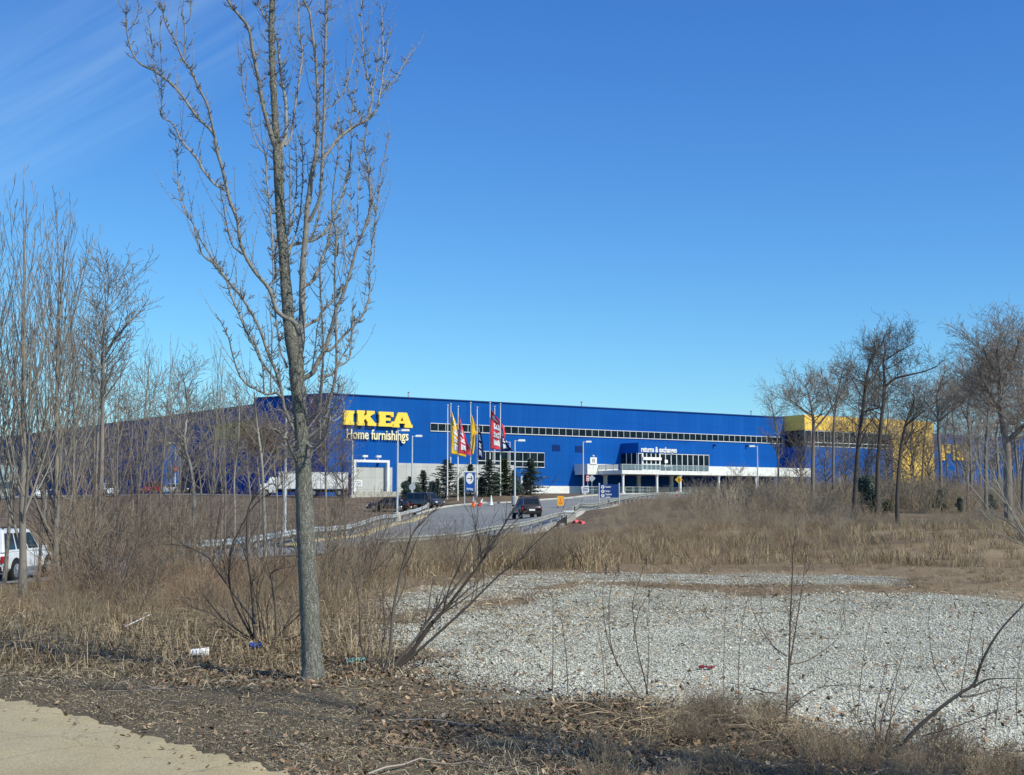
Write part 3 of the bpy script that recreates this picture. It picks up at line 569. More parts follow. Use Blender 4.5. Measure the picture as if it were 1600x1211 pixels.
# ---- yellow entrance block at the right end
r=4.6; yw=33.7; ys=fpx(1230,700)[0]; zy1=16.25; q=loc2(49.6,215.3); ya=q[0]; yb=ya+yw; zyb=fpx(1300,673.5,-r)[1]; zwb=fpx(1300,699,-r)[1]
_,zl=fpx(1440,744,-r); sx0=fpx(1395,700,-r)[0]; _,zmid=fpx(1380,702,-r)
MB().box(ya,sx0,-r,10,zyb,zy1).build('yellow_block',M['yellow'],store)
MB().box(sx0+.01,yb,-r,10,zl-3,zy1).build('yellow_block',M['yellow'],store)
MB().box(ya+.05,sx0,-r+.3,9,zwb,zyb-.01).build('glazed_storey',M['glass'],store)
MB().box(ya+.02,sx0,-r+.05,9.2,2,zwb-.01).build('lower_wall',M['blue'],store)
n=14; w_=(sx0-ya-.3)/n
for i in range(n):
    if i%1==0: window(ya+.1+i*w_,w_,zwb+.05,zyb-.05,-r+.2,rows=(zwb+(zyb-zwb)*.25,))
# lower blue wing with yellow panels further right
dw=2.0; s1_,zt3=fpx(1465,678,dw); s2_,_=fpx(1600,690,dw)
MB().box(yb+.02,s2_+40,dw,60,1.5,zt3).build('side_wing',M['blue'],store)
for x0,x1 in ((1469,1474.5),(1474.5,1483),(1487,1493),(1493,1498),(1500,1508)):
    a_,zt4=fpx(x0,694,dw); b_,_=fpx(x1,694,dw); _,zb4=fpx(x0,719,dw); _,zm4=fpx(x0,708,dw)
    MB().box(a_+.02,b_,dw-.3,dw-.01,zb4 if x0!=1474.5 else zm4,zt4).build('yellow_panel',M['yellow'],store)
# sunlit blue stair tower against the shaded wall
tc_=G(269,203); q=loc2(tc_[0],tc_[1]); zt5=P(269,695,203)[2]
MB().box(q[0]-1.5,q[0]+1.4,q[1],q[1]+9,1,zt5).build('stair_tower',M['blue'],store)
for px,py in ((185,686),(230,668),(310,654)):
    t_,z_=lpx(px,py); q=np.array(P3)+ld*t_; MB().obox((q[0],q[1],z_),(*(ld*1.6),0),(*(ln*.4),0),(0,0,.25)).build('wall_light',M['offwhite'],store)
# louvred dark bays low on the shaded wall
for px0,px1 in ((165,200),(300,330)):
    ta,z_=lpx(px0,735); tb,_=lpx(px1,735); q=np.array(P3)+ld*min(ta,tb); MB().obox((q[0],q[1],1.8),(*(ld*abs(tb-ta)),0),(*(ln*.12),0),(0,0,z_-1.8)).build('loading_door',M['sign_navy'],store)
# ================================================================== street things
R = random.Random(11)
def lamp_post(px,pyb,pyt,Y,heads,label,footed=False):
    g=G(px,Y); ztop=P(px,pyt,Y)[2]; zb=g[2]; H=ztop-zb
    t=empty('light_pole',g,0,label,'light pole','parking lot light poles')
    m=MB(); m.cyl((0,0,0),(0,0,H),.11,.07,8); m.build('pole',M['polemetal'],t,smooth=True)
    fh=.9 if footed else .35; m=MB(); m.lathe((0,0,0),[(.40,-.5),(.36,fh-.06),(.30,fh)],12); m.build('concrete_base',M['concrete'],t)
    for sx_ in heads:
        m=MB(); m.cyl((0,0,H-.1),(sx_*.45,0,H),.04,.04,6); a=m.build('arm',M['polemetal'],t)
        m=MB(); x0=sx_*.35; x1=sx_*1.15; a0,a1=min(x0,x1),max(x0,x1)
        m.prism([(a0,-.22,H-.12),(a1,-.22,H-.12),(a1-.06,-.18,H+.1),(a0+.06,-.18,H+.1)],(0,.42,0)); m.build('lamp_head',M['white'],t)
    return t
lamp_post(444.5,834,652,84,(1,),'thick light pole just beyond the curved guardrail, left of the pear trunk',False)
lamp_post(620.5,807,672,124,(1,),'tall light pole standing inside the end of the left guardrail, head under the sign',True)
lamp_post(643.5,789,681,146,(1,),'light pole rising behind the grey octagonal sign',True)
lamp_post(550,776,687,163,(-1,),'light pole in front of the pale screen wall, lamp pointing left')
lamp_post(804.5,788,688,139,(1,),'light pole with exposed concrete foot just left of the dark suv',True)
lamp_post(796.5,770,690,158,(-1,),'thin light pole beside the dark blue flag, lamp pointing left')
lamp_post(911.5,772,690,172,(1,),'light pole at the left end of the terrace with a placard at its foot',True)
lamp_post(1184.5,772,697,178,(-1,),'light pole in front of the white terrace parapet, right of the entrance')
lamp_post(273,762,692,188,(-1,1),'twin headed light pole by the sunlit blue tower carrying a red sign')
# flagpoles and flags
def flagpole(px,pyb,pyt,Y,label):
    g=G(px,Y); H=P(px,pyt,Y)[2]-g[2]; t=empty('flagpole',g,0,label,'flagpole','flagpoles in front of the store')
    MB().cyl((0,0,-.2),(0,0,H),.085,.045,8).build('pole',M['white'],t,smooth=True)
    MB().lathe((0,0,H),[(.02,0),(.1,.05),(.12,.12),(.09,.19),(.01,.23)],10).build('finial',M['galv'],t,smooth=True)
    return t,g,H
def banner(px,Y,pts_top,drop,mat,letters,label,gr,fold=.12,seed=0,flat=.15):
    """cloth hung along a pole; pts_top: (pole_px, top_y, right_px at several v), from the photograph"""
    rr=random.Random(seed); pole,ytop,ybot,rx,sag=pts_top; nu,nv=12,36; a=P(pole,ytop,Y); b=P(pole,ybot,Y); pxm=Y/F
    ph=rr.uniform(0,6)
    def pos(u,v):
        wv=np.interp(v,[0,.25,.5,.75,1],rx)*pxm; sg=np.interp(v,[0,.25,.5,.75,1],sag)*pxm
        z=a[2]+(b[2]-a[2])*v-sg*u**1.2; x=a[0]+.08+wv*u
        y=Y+fold*u*(math.sin(7*u+3.2*v*2+ph)+.5*math.sin(13*v+4*u+ph*2))*1.2-.9*u*flat*(1.4-wv*0.6)
        return np.array((x,y,z))
    V=np.array([[pos(i/nu,j/nv) for i in range(nu+1)] for j in range(nv+1)]).reshape(-1,3); I=np.arange((nu+1)*(nv+1)).reshape(nv+1,nu+1)
    Fq=np.stack([I[:-1,:-1],I[1:,:-1],I[1:,1:],I[:-1,1:]],-1).reshape(-1,4); org=a.copy()
    o=mesh_np('flag',V-org,Fq,mat,smooth=True,loc=org); tagp(o,label,'flag',gr)
    mod=o.modifiers.new('s','SOLIDIFY'); mod.thickness=.012
    if letters:
        # letters run up the banner, reading bottom to top
        for i,ch in enumerate('IKEA'):
            pl,wd=LET[ch]; v1=.90-i*.215; v0=v1-.17
            pp=[]
            for k in range(len(pl)):
                x0,y0=pl[k]; x1,y1=pl[(k+1)%len(pl)]
                for s_ in range(2): tt=s_/2; pp.append((x0+(x1-x0)*tt,y0+(y1-y0)*tt))
            m=MB(); q=[]
            for x,y in pp:
                vv=v1-(x/wd)*(v1-v0); uu=.22+(1-y)*.42; c=pos(uu,vv)-org; q.append((c[0],c[1]-.045,c[2]))
            m.prism(q,(0,-.004,0)); m.build('print',M['flag_white'],o)
    return o
FG='tall banner flags on the flagpoles'
fp_=[(699,778,635,150,'leftmost flagpole, bare beside the big yellow flag'),(703.8,776,633,156,'flagpole carrying the big yellow flag'),(715.3,781,637,148,'flagpole carrying the left red flag'),
 (735,772,631,158,'flagpole carrying the narrow yellow flag'),(745.3,772,638,152,'thick flagpole just right of the blue arrow sign, with a navy flag'),(765.5,772,631,157,'flagpole carrying the large right red flag'),(772.8,771,637,160,'flagpole behind the large right red flag'),(781.8,770,633,154,'rightmost flagpole, carrying the navy flag tail')]
for a in fp_: flagpole(*a)
banner(703.8,155.7,(703.8,643,709,[1,12,20,25,23],[0,14,22,10,6]),0,M['flag_yellow'],True,'large twisted yellow flag, leftmost of the flags',FG,.22,1)
banner(715.3,147.7,(715.3,648,708,[1,8,14,19,19],[0,10,14,8,4]),0,M['flag_red'],True,'narrow red flag partly behind the large yellow flag',FG,.15,2)
banner(735,157.7,(735,646,710,[0,12,6,6,4],[0,14,4,2,0]),0,M['flag_yellow'],False,'slim yellow flag folded on its pole, left of the arrow sign top',FG,.1,3)
banner(745.3,151.7,(746,661,716,[0,5,8,9,9],[0,4,6,6,4]),0,M['navy'],True,'navy flag hanging nearly closed on the thick pole',FG,.1,4)
banner(765.5,156.7,(765.5,641,701,[1,21,23,21,25],[0,10,8,6,5]),0,M['flag_red'],True,'large spread red flag, biggest of the right group',FG,.18,5)
banner(781.8,153.7,(782,655,706,[0,3,5,12,18],[0,4,6,4,-2]),0,M['navy'],True,'navy flag whose tail blows out to the right behind the red flag',FG,.15,6)
# ---- signs
def facing(g): return math.atan2(-g[0],g[1])*0
def sign_arrow():
    Y=143; g=G(734,Y); k=Y/F; t=empty('direction_sign',(g[0],g[1],g[2]),0,'tall blue sign with a white disc and right arrow between two posts','sign')
    zt=P(734,738,Y)[2]-g[2]; zb=P(734,768,Y)[2]-g[2]; w=7.2*k*1.0
    for s in (-1,1): m=MB(); m.cyl((s*(w+.08),0,-.3),(s*(w+.08),0,zt+.1),.07,.07,8); m.build('post',M['galv'],t)
    m=MB(); m.box(-w,w,-.08,.08,zb,zt); p=m.build('panel',M['sign_blue'],t)
    MB().box(-w-.15,w+.15,-.1,.1,zt,zt+.12).build('cap',M['white'],t)
    c=(0,-.09,zt-9.6*k); n=28; r1=5.9*k; r2=8.6*k
    MB().prism([(c[0]+r1*math.cos(a*2*math.pi/n),-.085,c[2]+r2*math.sin(a*2*math.pi/n)) for a in range(n)],(0,-.02,0)).build('disc',M['flag_white'],p)
    m=MB(); L=r1*.72; m.box(-L,L*.8,-.125,-.108,c[2]-.035,c[2]+.035)
    for s in (-1,1): m.prism([(L,-.108,c[2]),(L*.45,-.108,c[2]+s*.30),(L*.33,-.108,c[2]+s*.25),(L*.82,-.108,c[2]-s*.02)],(0,-.02,0))
    m.build('arrow',M['black'],p)
    text_on('Parking',(-3.6*k*1.3,-.085,zb+1.3*k),(1,0,0),(0,0,1),7.2*k*1.3,4.6*k,.02,M['flag_white'],p,'lettering',.03)
sign_arrow()
def sign_directory():
    Y=128; g=G(952,Y); k=Y/F; t=empty('directory_sign',g,0,'wide navy sign listing three destinations beside white discs, by the uphill guardrail','sign')
    zt=P(952,757,Y)[2]-g[2]; zb=P(952,777.5,Y)[2]-g[2]; w=14.3*k
    for s in (-1,1): MB().cyl((s*(w+.08),0,-.4),(s*(w+.08),0,zt+.15),.075,.075,8).build('post',M['galv'],t)
    p=MB().box(-w,w,-.06,.06,zb,zt).build('panel',M['sign_navy'],t)
    for i,(tx,wd) in enumerate((('Receiving',.5),('Parking',.42),('Employee',.55))):
        z=zt-3.9*k-i*6.7*k; n=20; x=-w+4.3*k; r=2.7*k
        MB().prism([(x+r*math.cos(a*2*math.pi/n),-.062,z+r*math.sin(a*2*math.pi/n)) for a in range(n)],(0,-.02,0)).build('disc',M['flag_white'],p)
        m=MB(); m.box(x-.02,x+.02,-.095,-.083,z-.11,z+.08); m.prism([(x-.08,-.083,z+.03),(x+.08,-.083,z+.03),(x,-.083,z+.13)],(0,-.012,0)); m.build('arrow',M['black'],p)
        text_on(tx,(-w+8.6*k,-.062,z-(.14 if i<2 else .02)),(1,0,0),(0,0,1),wd*w*1.5*.8,.26,.02,M['flag_white'],p,'lettering',.02)
    text_on('parking',(-w+8.6*k,-.062,zt-3.9*k-2*6.7*k-.26),(1,0,0),(0,0,1),w*.5,.2,.02,M['flag_white'],p,'lettering',.02)
sign_directory()
def post_sign(name,px,Y,pyc,shape,half,mat,label,cat,rot=0,post=True,extra=None,tilt=0):
    g=G(px,Y); k=Y/F; t=empty(name,g,rot,label,cat); z=P(px,pyc,Y)[2]-g[2]
    if post: MB().cyl((0,.06,-.3),(0,.06,z+half*k*.8),.035,.035,6).build('post',M['galv'],t)
    m=MB(); a0={'oct':math.pi/8,'dia':0,'circ':0}.get(shape,0); n={'oct':8,'dia':4,'circ':24}.get(shape,4)
    if shape=='rect': h=half if not hasattr(half,'__len__') else 0
    pts_=[(half*k*math.cos(a0+i*2*math.pi/n),-.0,z+half*k*math.sin(a0+i*2*math.pi/n)) for i in range(n)]
    p=m.prism(pts_,(0,-.03,0)).build('panel',mat,t); return t,p,z,k
post_sign('stop_sign',644,145.4,761,'oct',5.4,M['galv'],'grey back of an octagonal sign fixed in front of a light pole','sign',0,False)
t,p,z,k=post_sign('crossing_sign',1061,150,749.5,'dia',6.0,M['diamond'],'amber diamond pedestrian crossing sign with a black walking figure','sign')
m=MB(); m.cyl((0,-.045,z+.17),(0,-.035,z+.17),.05,.05,10); m.prism([(-.05,-.035,z+.1),(.05,-.035,z+.1),(.04,-.035,z-.08),(-.04,-.035,z-.08)],(0,-.012,0)); m.prism([(.04,-.035,z-.08),(0,-.035,z-.08),(.07,-.035,z-.28),(.12,-.035,z-.28)],(0,-.012,0)); m.prism([(-.04,-.035,z-.08),(0,-.035,z-.08),(-.07,-.035,z-.28),(-.12,-.035,z-.26)],(0,-.012,0)); m.prism([(.04,-.035,z+.08),(.15,-.035,z-.02),(.13,-.035,z-.05),(.03,-.035,z+.03)],(0,-.012,0)); m.build('symbol',M['black'],p)
t,p,z,k=post_sign('warning_sign',925,156,747.5,'dia',5.8,M['galv'],'grey back of a diamond sign at the left end of the terrace','sign')
# small red and white parking sign
Y=152; g=G(918.5,Y); t=empty('parking_sign',g,0,'small white sign with red border beside the grey diamond back','sign'); z=P(918,747.5,Y)[2]-g[2]; k=Y/F
MB().cyl((0,.05,-.3),(0,.05,z+.4),.035,.035,6).build('post',M['galv'],t); p=MB().box(-.21,.21,-.02,.02,z-.38,z+.38).build('panel',M['red'],t); MB().box(-.15,.15,-.03,-.02,z-.3,z+.3).build('inset',M['white'],p); MB().box(-.1,.1,-.04,-.03,z-.2,z-.14).box(-.1,.1,-.04,-.03,z+.06,z+.2).build('print',M['red'],p)
# white tilted placard at the foot of the pole
Y=150; g=G(914.5,Y); t=empty('placard',g,0,'tilted pale placard with three printed lines at the foot of a light pole','sign'); z=P(914,764.5,Y)[2]-g[2]; k=Y/F
def rotbox(m,cx,cz,w,h,ang,y0,y1):
    c,s=math.cos(ang),math.sin(ang); q=[(cx+x*c-zz*s,y0,cz+x*s+zz*c) for x,zz in ((-w,-h),(w,-h),(w,h),(-w,h))]; m.prism(q,(0,y1-y0,0)); return m
MB().cyl((0,.06,-.3),(0,.06,z),.04,.04,6).build('post',M['galv'],t); p=rotbox(MB(),0,z,5.6*k,5.0*k,.12,.02,-.02).build('panel',M['white'],t)
m=MB(); [rotbox(m,0,z+(i-1)*2.4*k,4.*k,.6*k,.12,-.021,-.03) for i in range(3)]; m.build('print',M['sign_navy'],p)
# 15 limit board on the terrace parapet
s,zz=fpx(927.5,721,dW-.1); t=empty('speed_board',swld(s,dW-.06,zP2-.02),SRZ,'white board reading 15 above the left end of the terrace parapet','sign'); 
MB().cyl((0,.1,-.6),(0,.1,.25),.05,.05,6).build('post',M['galv'],t); p=MB().box(-.62,.62,-.04,.04,.0,1.0).build('panel',M['white'],t); MB().lathe((0,.0,1.05),[(.03,0),(.16,.12),(.16,.22),(.03,.32)],10).build('beacon',M['white'],t)
text_on('15',(-.26,-.045,.25),(1,0,0),(0,0,1),.5,.55,.02,M['black'],p,'lettering',.02)
# red sign on the twin headed pole
Y=187.6; g=G(273,Y); z=P(273,733,Y)[2]; t=empty('red_sign',(g[0],g[1],z),0,'small red sign strapped to the twin headed light pole','sign'); MB().cyl((0,.1,0),(0,.1,-.02),.17,.17,8).build('bracket',M['galv'],t); p=MB().box(-.3,.3,-.03,.03,-.35,.35).build('panel',M['red'],t); MB().box(-.07,.07,-.05,-.03,-.15,.22).box(.07,.18,-.05,-.03,-.15,-.05).build('print',M['white'],p)
# orange temporary board
Y=131; g=G(876,Y); k=Y/F; zt=P(876,775,Y)[2]-g[2]; t=empty('road_work_sign',g,0,'orange rectangular temporary board standing on the road edge','sign')
z0=zt-15.*k; MB().box(-5*k,5*k,-.03,.03,z0,zt).build('panel',M['sign_orange'],t); m=MB(); m.box(-4.8*k,4.8*k,-.3,.3,-.03,.06); m.box(-.35,-.29,-.04,.04,.06,z0); m.box(.29,.35,-.04,.04,.06,z0); m.build('stand',M['darkmetal'],t)
p=MB(); p.prism([(-.05,-.031,zt-.55),(.05,-.031,zt-.55),(.04,-.031,zt-.25),(-.04,-.031,zt-.25)],(0,-.01,0)); p.box(-.2,.2,-.041,-.031,z0+.18,z0+.24); p.box(-.2,.2,-.041,-.031,z0+.3,z0+.36); p.build('print',M['orange'],t)
# cones
def cone(px,Y,label,mat_top,mat_body,h=.9,lie=False):
    g=G(px,Y); t=empty('traffic_cone',(g[0],g[1],g[2]+.09),0,label,'traffic cone','traffic cones')
    MB().box(-.24,.24,-.24,.24,0,.05).build('base',M[mat_body],t); b=MB().lathe((0,0,.05),[(.19,0),(.12,h*.45)],12).build('cone_body',M[mat_body],t,smooth=True); MB().lathe((0,0,.05+h*.45),[(.12,0),(.085,h*.25)],12).build('collar',M['white'],t,smooth=True); MB().lathe((0,0,.05+h*.7),[(.085,0),(.04,h*.3)],12).build('cone_tip',M[mat_top],t,smooth=True)
    if lie: t.rotation_euler=(0,math.radians(28),0)
    return t
cone(739.5,137.5,'orange traffic cone with a tall white topped tip, leftmost of three by the arrow sign','white','orange',1.05)
cone(748.5,138,'leaning red traffic cone with a white band, middle of the three','white','red',.8,True)
cone(767.5,138,'mostly white traffic cone, rightmost of the three by the arrow sign','white','white',1.0)
cone(1057.5,165,'small red traffic cone at the foot of the terrace columns','red','red',.8)
t=empty('barrier_bar',tuple(G(757.5,138.)+np.array([0,.3,.14])),0,'thin white bar lying between two traffic cones','bar'); MB().cyl((-.55,0,.3),(.5,0,.3),.035,.035,6).build('bar',M['white'],t); MB().box(-.5,-.44,-.15,.15,-.1,.28).box(.4,.46,-.15,.15,-.1,.28).build('foot',M['galv'],t)
# white vent pipe
g=G(815,157); H=P(815,743,157)[2]-g[2]; t=empty('vent_pipe',g,0,'fat white standpipe with a rounded top between the spruces','pipe'); MB().lathe((0,0,0),[(.16,-.3),(.16,H-.12),(.13,H-.03),(.03,H)],14).build('pipe',M['white'],t,smooth=True); MB().lathe((0,0,0),[(.3,-.2),(.3,.08)],14).build('collar',M['concrete'],t)
# headwall and dark drum next to it
def gbox(name,label,cat,px0,px1,Y,h,depth,mat):
    a=G(px0,Y);b=G(px1,Y)
    t=empty(name,((a[0]+b[0])/2,Y,min(a[2],b[2])),0,label,cat); w=(b[0]-a[0])/2; return t,w
t,w=gbox('headwall','low pale concrete headwall closing the end of the near guardrail','wall',882,899,92,1.2,2,0)
hb=P(890,801,92)[2]-t.location.z; MB().box(-w,w,-.2,.2,-.6,hb).build('face',M['concrete'],t,bevel=.03); MB().box(-w-.05,w+.05,-.25,.3,hb,hb+.14).build('coping',M['offwhite'],t,bevel=.02)
m=MB(); m.prism([(w-.25,.2,-.6),(w-.25,.2,hb-.05),(w-.1,6.5,hb-.3),(w-.1,6.5,-.6)],(.3,0,0)); m.build('wing_wall',M['concrete'],t); m=MB(); m.prism([(-w,-.2,-.8),(-w,-.2,hb*.35),(-w-.6,-4,-.1),(-w-.6,-4,-1)],(.3,0,0)); m.build('apron',M['concrete'],t)
g=G(877,89); t=empty('drain_cover',g,0,'dark slumped sheet propped against the concrete headwall','sheet'); zt_=P(877,807,89)[2]-g[2]; m=MB(); m.prism([(-.55,0,-.1),(.35,0,-.1),(.38,.1,zt_),(.1,.1,zt_*.85),(-.25,.05,zt_*.45)],(0,.35,0)); m.build('sheet',M['darkmetal'],t); MB().cyl((.36,.2,-.1),(.36,.2,zt_+.1),.05,.05,6).build('stake',M['black'],t)
# red netting scrap
g=G(904,84); rr=random.Random(3); V=[];nu,nv=14,8
for j in range(nv+1):
    for i in range(nu+1): V.append(((i/nu-.5)*.85,(j/nv-.5)*.5,.05+.13*math.sin(i*.9+j*.7)*math.cos(j*1.1)+.12*math.exp(-((i-5)/4)**2)))
I=np.arange((nu+1)*(nv+1)).reshape(nv+1,nu+1); o=mesh_np('red_tarp',np.array(V),np.stack([I[:-1,:-1],I[:-1,1:],I[1:,1:],I[1:,:-1]],-1).reshape(-1,4),M['tarp_red'],smooth=True,loc=(g[0],g[1],gz(g[0],g[1])+.28)); tagp(o,'crumpled red sheet caught in the brush beside the headwall','tarp'); o.modifiers.new('s','SOLIDIFY').thickness=.02
# ---- guardrails
def guardrail(L,label,step=1.9,mat='galv'):
    L=np.array([np.array(p,float)[:2] for p in L]); d=np.r_[0,np.cumsum(np.linalg.norm(np.diff(L,axis=0),axis=1))]; n=int(d[-1]/step)
    s=np.linspace(0,d[-1],n+1); Q=np.stack([np.interp(s,d,L[:,0]),np.interp(s,d,L[:,1])],1); Z=ground_z(Q[:,0],Q[:,1])+.02
    Z=np.convolve(np.r_[Z[0],Z,Z[-1]],[.25,.5,.25],'valid')
    org=np.array((Q[0,0],Q[0,1],Z[0])); t=empty('guardrail',org,0,label,'guardrail','guardrails along the road')
    T=np.gradient(Q,axis=0); T/=np.linalg.norm(T,axis=1,keepdims=True); N=np.stack([-T[:,1],T[:,0]],1); N*=np.where((N@np.array((0,-1.)))[:,None]<0,-1,1)
    prof=[(0.02,.42),(.09,.46),(.09,.52),(.03,.57),(.03,.59),(.09,.64),(.09,.70),(.02,.74),(0.0,.74),(.0,.42)]
    s2=np.linspace(0,d[-1],n*2+1); Q2=np.stack([np.interp(s2,d,L[:,0]),np.interp(s2,d,L[:,1])],1); Z2=np.interp(s2,s,Z); N2=np.stack([np.interp(s2,s,N[:,0]),np.interp(s2,s,N[:,1])],1)
    V=[]; 
    for i in range(len(s2)):
        for o_,h in prof: V.append((Q2[i,0]+N2[i,0]*(o_+.06)-org[0],Q2[i,1]+N2[i,1]*(o_+.06)-org[1],Z2[i]+h-org[2]))
    K=len(prof); I=np.arange(len(s2)*K).reshape(len(s2),K); J=np.roll(I,-1,axis=1)
    mesh_np('rail',np.array(V),np.stack([I[:-1],J[:-1],J[1:],I[1:]],-1).reshape(-1,4),M[mat],t)
    pm=None
    for i in range(len(Q)):
        p=Q[i]-org[:2]
        if pm is None: po=MB().box(-.06,.06,-.07,.07,-.5,.76).build('post',M['concrete'],t); pm=po.data
        else: po=bpy.data.objects.new('post',pm); col.objects.link(po); po.parent=t
        po.location=(p[0]-N[i,0]*.03,p[1]-N[i,1]*.03,Z[i]-org[2]); po.rotation_euler=(0,0,math.atan2(T[i,1],T[i,0]))
    return t
guardrail(dens([G(285,55),G(390,65),G(480,76),G(560,96),G(618,123),G(655,133),G(668,138),G(664,143),G(640,147)],6),'silver guardrail curving round the brown verge on the left side of the road',2.2)
guardrail(dens([G(585,63),G(670,69),G(742,76),G(800,84),G(850,90.5),G(879,93.5)],6),'dull guardrail half buried in weeds along the near side of the road',2.0,'dullsteel')
guardrail(dens([G(896,97),G(912,112),G(938,125),G(990,140),G(1040,152),G(1088,162),G(1120,168)],6),'guardrail climbing uphill to the right below the navy directory sign',1.9,'dullsteel')
# tubular railings under the terrace
def railing(px,d,w,label):
    s,_=fpx(px,768,d); q=swld(s,d); zb=gz(q[0],q[1]); t=empty('cart_railing',(q[0],q[1],zb),SRZ,label,'railing','tubular railings under the terrace'); m=MB()
    for x in (-w/2,0,w/2): m.cyl((x,0,-.1),(x,0,1.0),.04,.04,6)
    m.build('upright',M['galv'],t); m=MB(); m.cyl((-w/2,0,1.0),(w/2,0,1.0),.04,.04,6); m.cyl((-w/2,0,.55),(w/2,0,.55),.03,.03,6); m.build('bar',M['galv'],t)
for px,d,w,l in ((927,-4.5,2.4,'railing furthest left under the terrace, by the placard'),(988,-8.,2.6,'railing just right of the first front column'),(1001,-8.,2.6,'railing midway between the first and second front columns'),(1015,-8.,2.6,'railing just left of the second front column'),(1078,-7.,2.6,'railing just right of the amber crossing sign'),(1096,-7.,2.6,'railing between the third and fourth front columns')): railing(px,d,w,l)
# ---- litter in the foreground
g=PG(312,1028); g[2]=gz(g[0],g[1]); t=empty('paper_cup',(g[0],g[1],g[2]+.045),math.radians(12),'white paper cup lying on its side in the leaves','cup')
m=MB(); n=20
prof=[(-.085,.033),(.07,.046),(.078,.048),(.078,.043),(-.083,.030)]; b=0
for x,r in prof:
    for k_ in range(n): a=2*math.pi*k_/n; m.v.append((x,r*math.cos(a),r*math.sin(a)))
for i in range(len(prof)-1):
    for k_ in range(n): j=(k_+1)%n; m.f.append((i*n+k_,i*n+j,(i+1)*n+j,(i+1)*n+k_))
m.f.append(tuple(range(n))[::-1]); m.f.append(tuple(range(4*n,5*n))); m.build('cup_body',M['flag_white'],t,smooth=True)
MB().cyl((.074,0,0),(.088,0,0),.051,.049,20).build('lid',M['white'],t)
def crumple(name,px,py,w,d,mat,label,cat,seed,h=.05):
    g=PG(px,py); z=gz(g[0],g[1]); rr=np.random.default_rng(seed); nu,nv=10,7; V=np.zeros((nv+1,nu+1,3))
    V[...,0]=np.linspace(-w,w,nu+1)[None]+rr.normal(0,w*.07,(nv+1,nu+1)); V[...,1]=np.linspace(-d,d,nv+1)[:,None]+rr.normal(0,d*.1,(nv+1,nu+1)); V[...,2]=rr.random((nv+1,nu+1))*h
    I=np.arange((nu+1)*(nv+1)).reshape(nv+1,nu+1); o=mesh_np(name,V.reshape(-1,3),np.stack([I[:-1,:-1],I[:-1,1:],I[1:,1:],I[1:,:-1]],-1).reshape(-1,4),M[mat],loc=(g[0],g[1],z+.015)); o.modifiers.new('s','SOLIDIFY').thickness=.004; tagp(o,label,cat)
crumple('snack_bag',399,1019,.06,.05,'sign_blue','crumpled bright blue snack bag at the foot of the bushy shrub','bag',1,.07)
M['plastic_green']=plain('plastic_green',(.22,.42,.38),.3,var=.2)
crumple('plastic_bag',556,1036,.09,.06,'plastic_green','pale green plastic bag in the leaves right of the pear trunk','bag',2)
crumple('red_wrapper',1104,1046,.07,.03,'car_red','small dull red wrapper lying on the pale gravel','wrapper',3,.03)
o=TB(); 
g0=PG(196,984);g1=PG(236,966); g0[2]=gz(*g0[:2])+.05;g1[2]=gz(*g1[:2])+.06
t=MB().cyl((0,0,0),tuple(g1-g0),.009,.007,8).build('white_stick',M['white'],None,loc=g0); tagp(t,'thin white stick leaning in the brush on the left','stick')
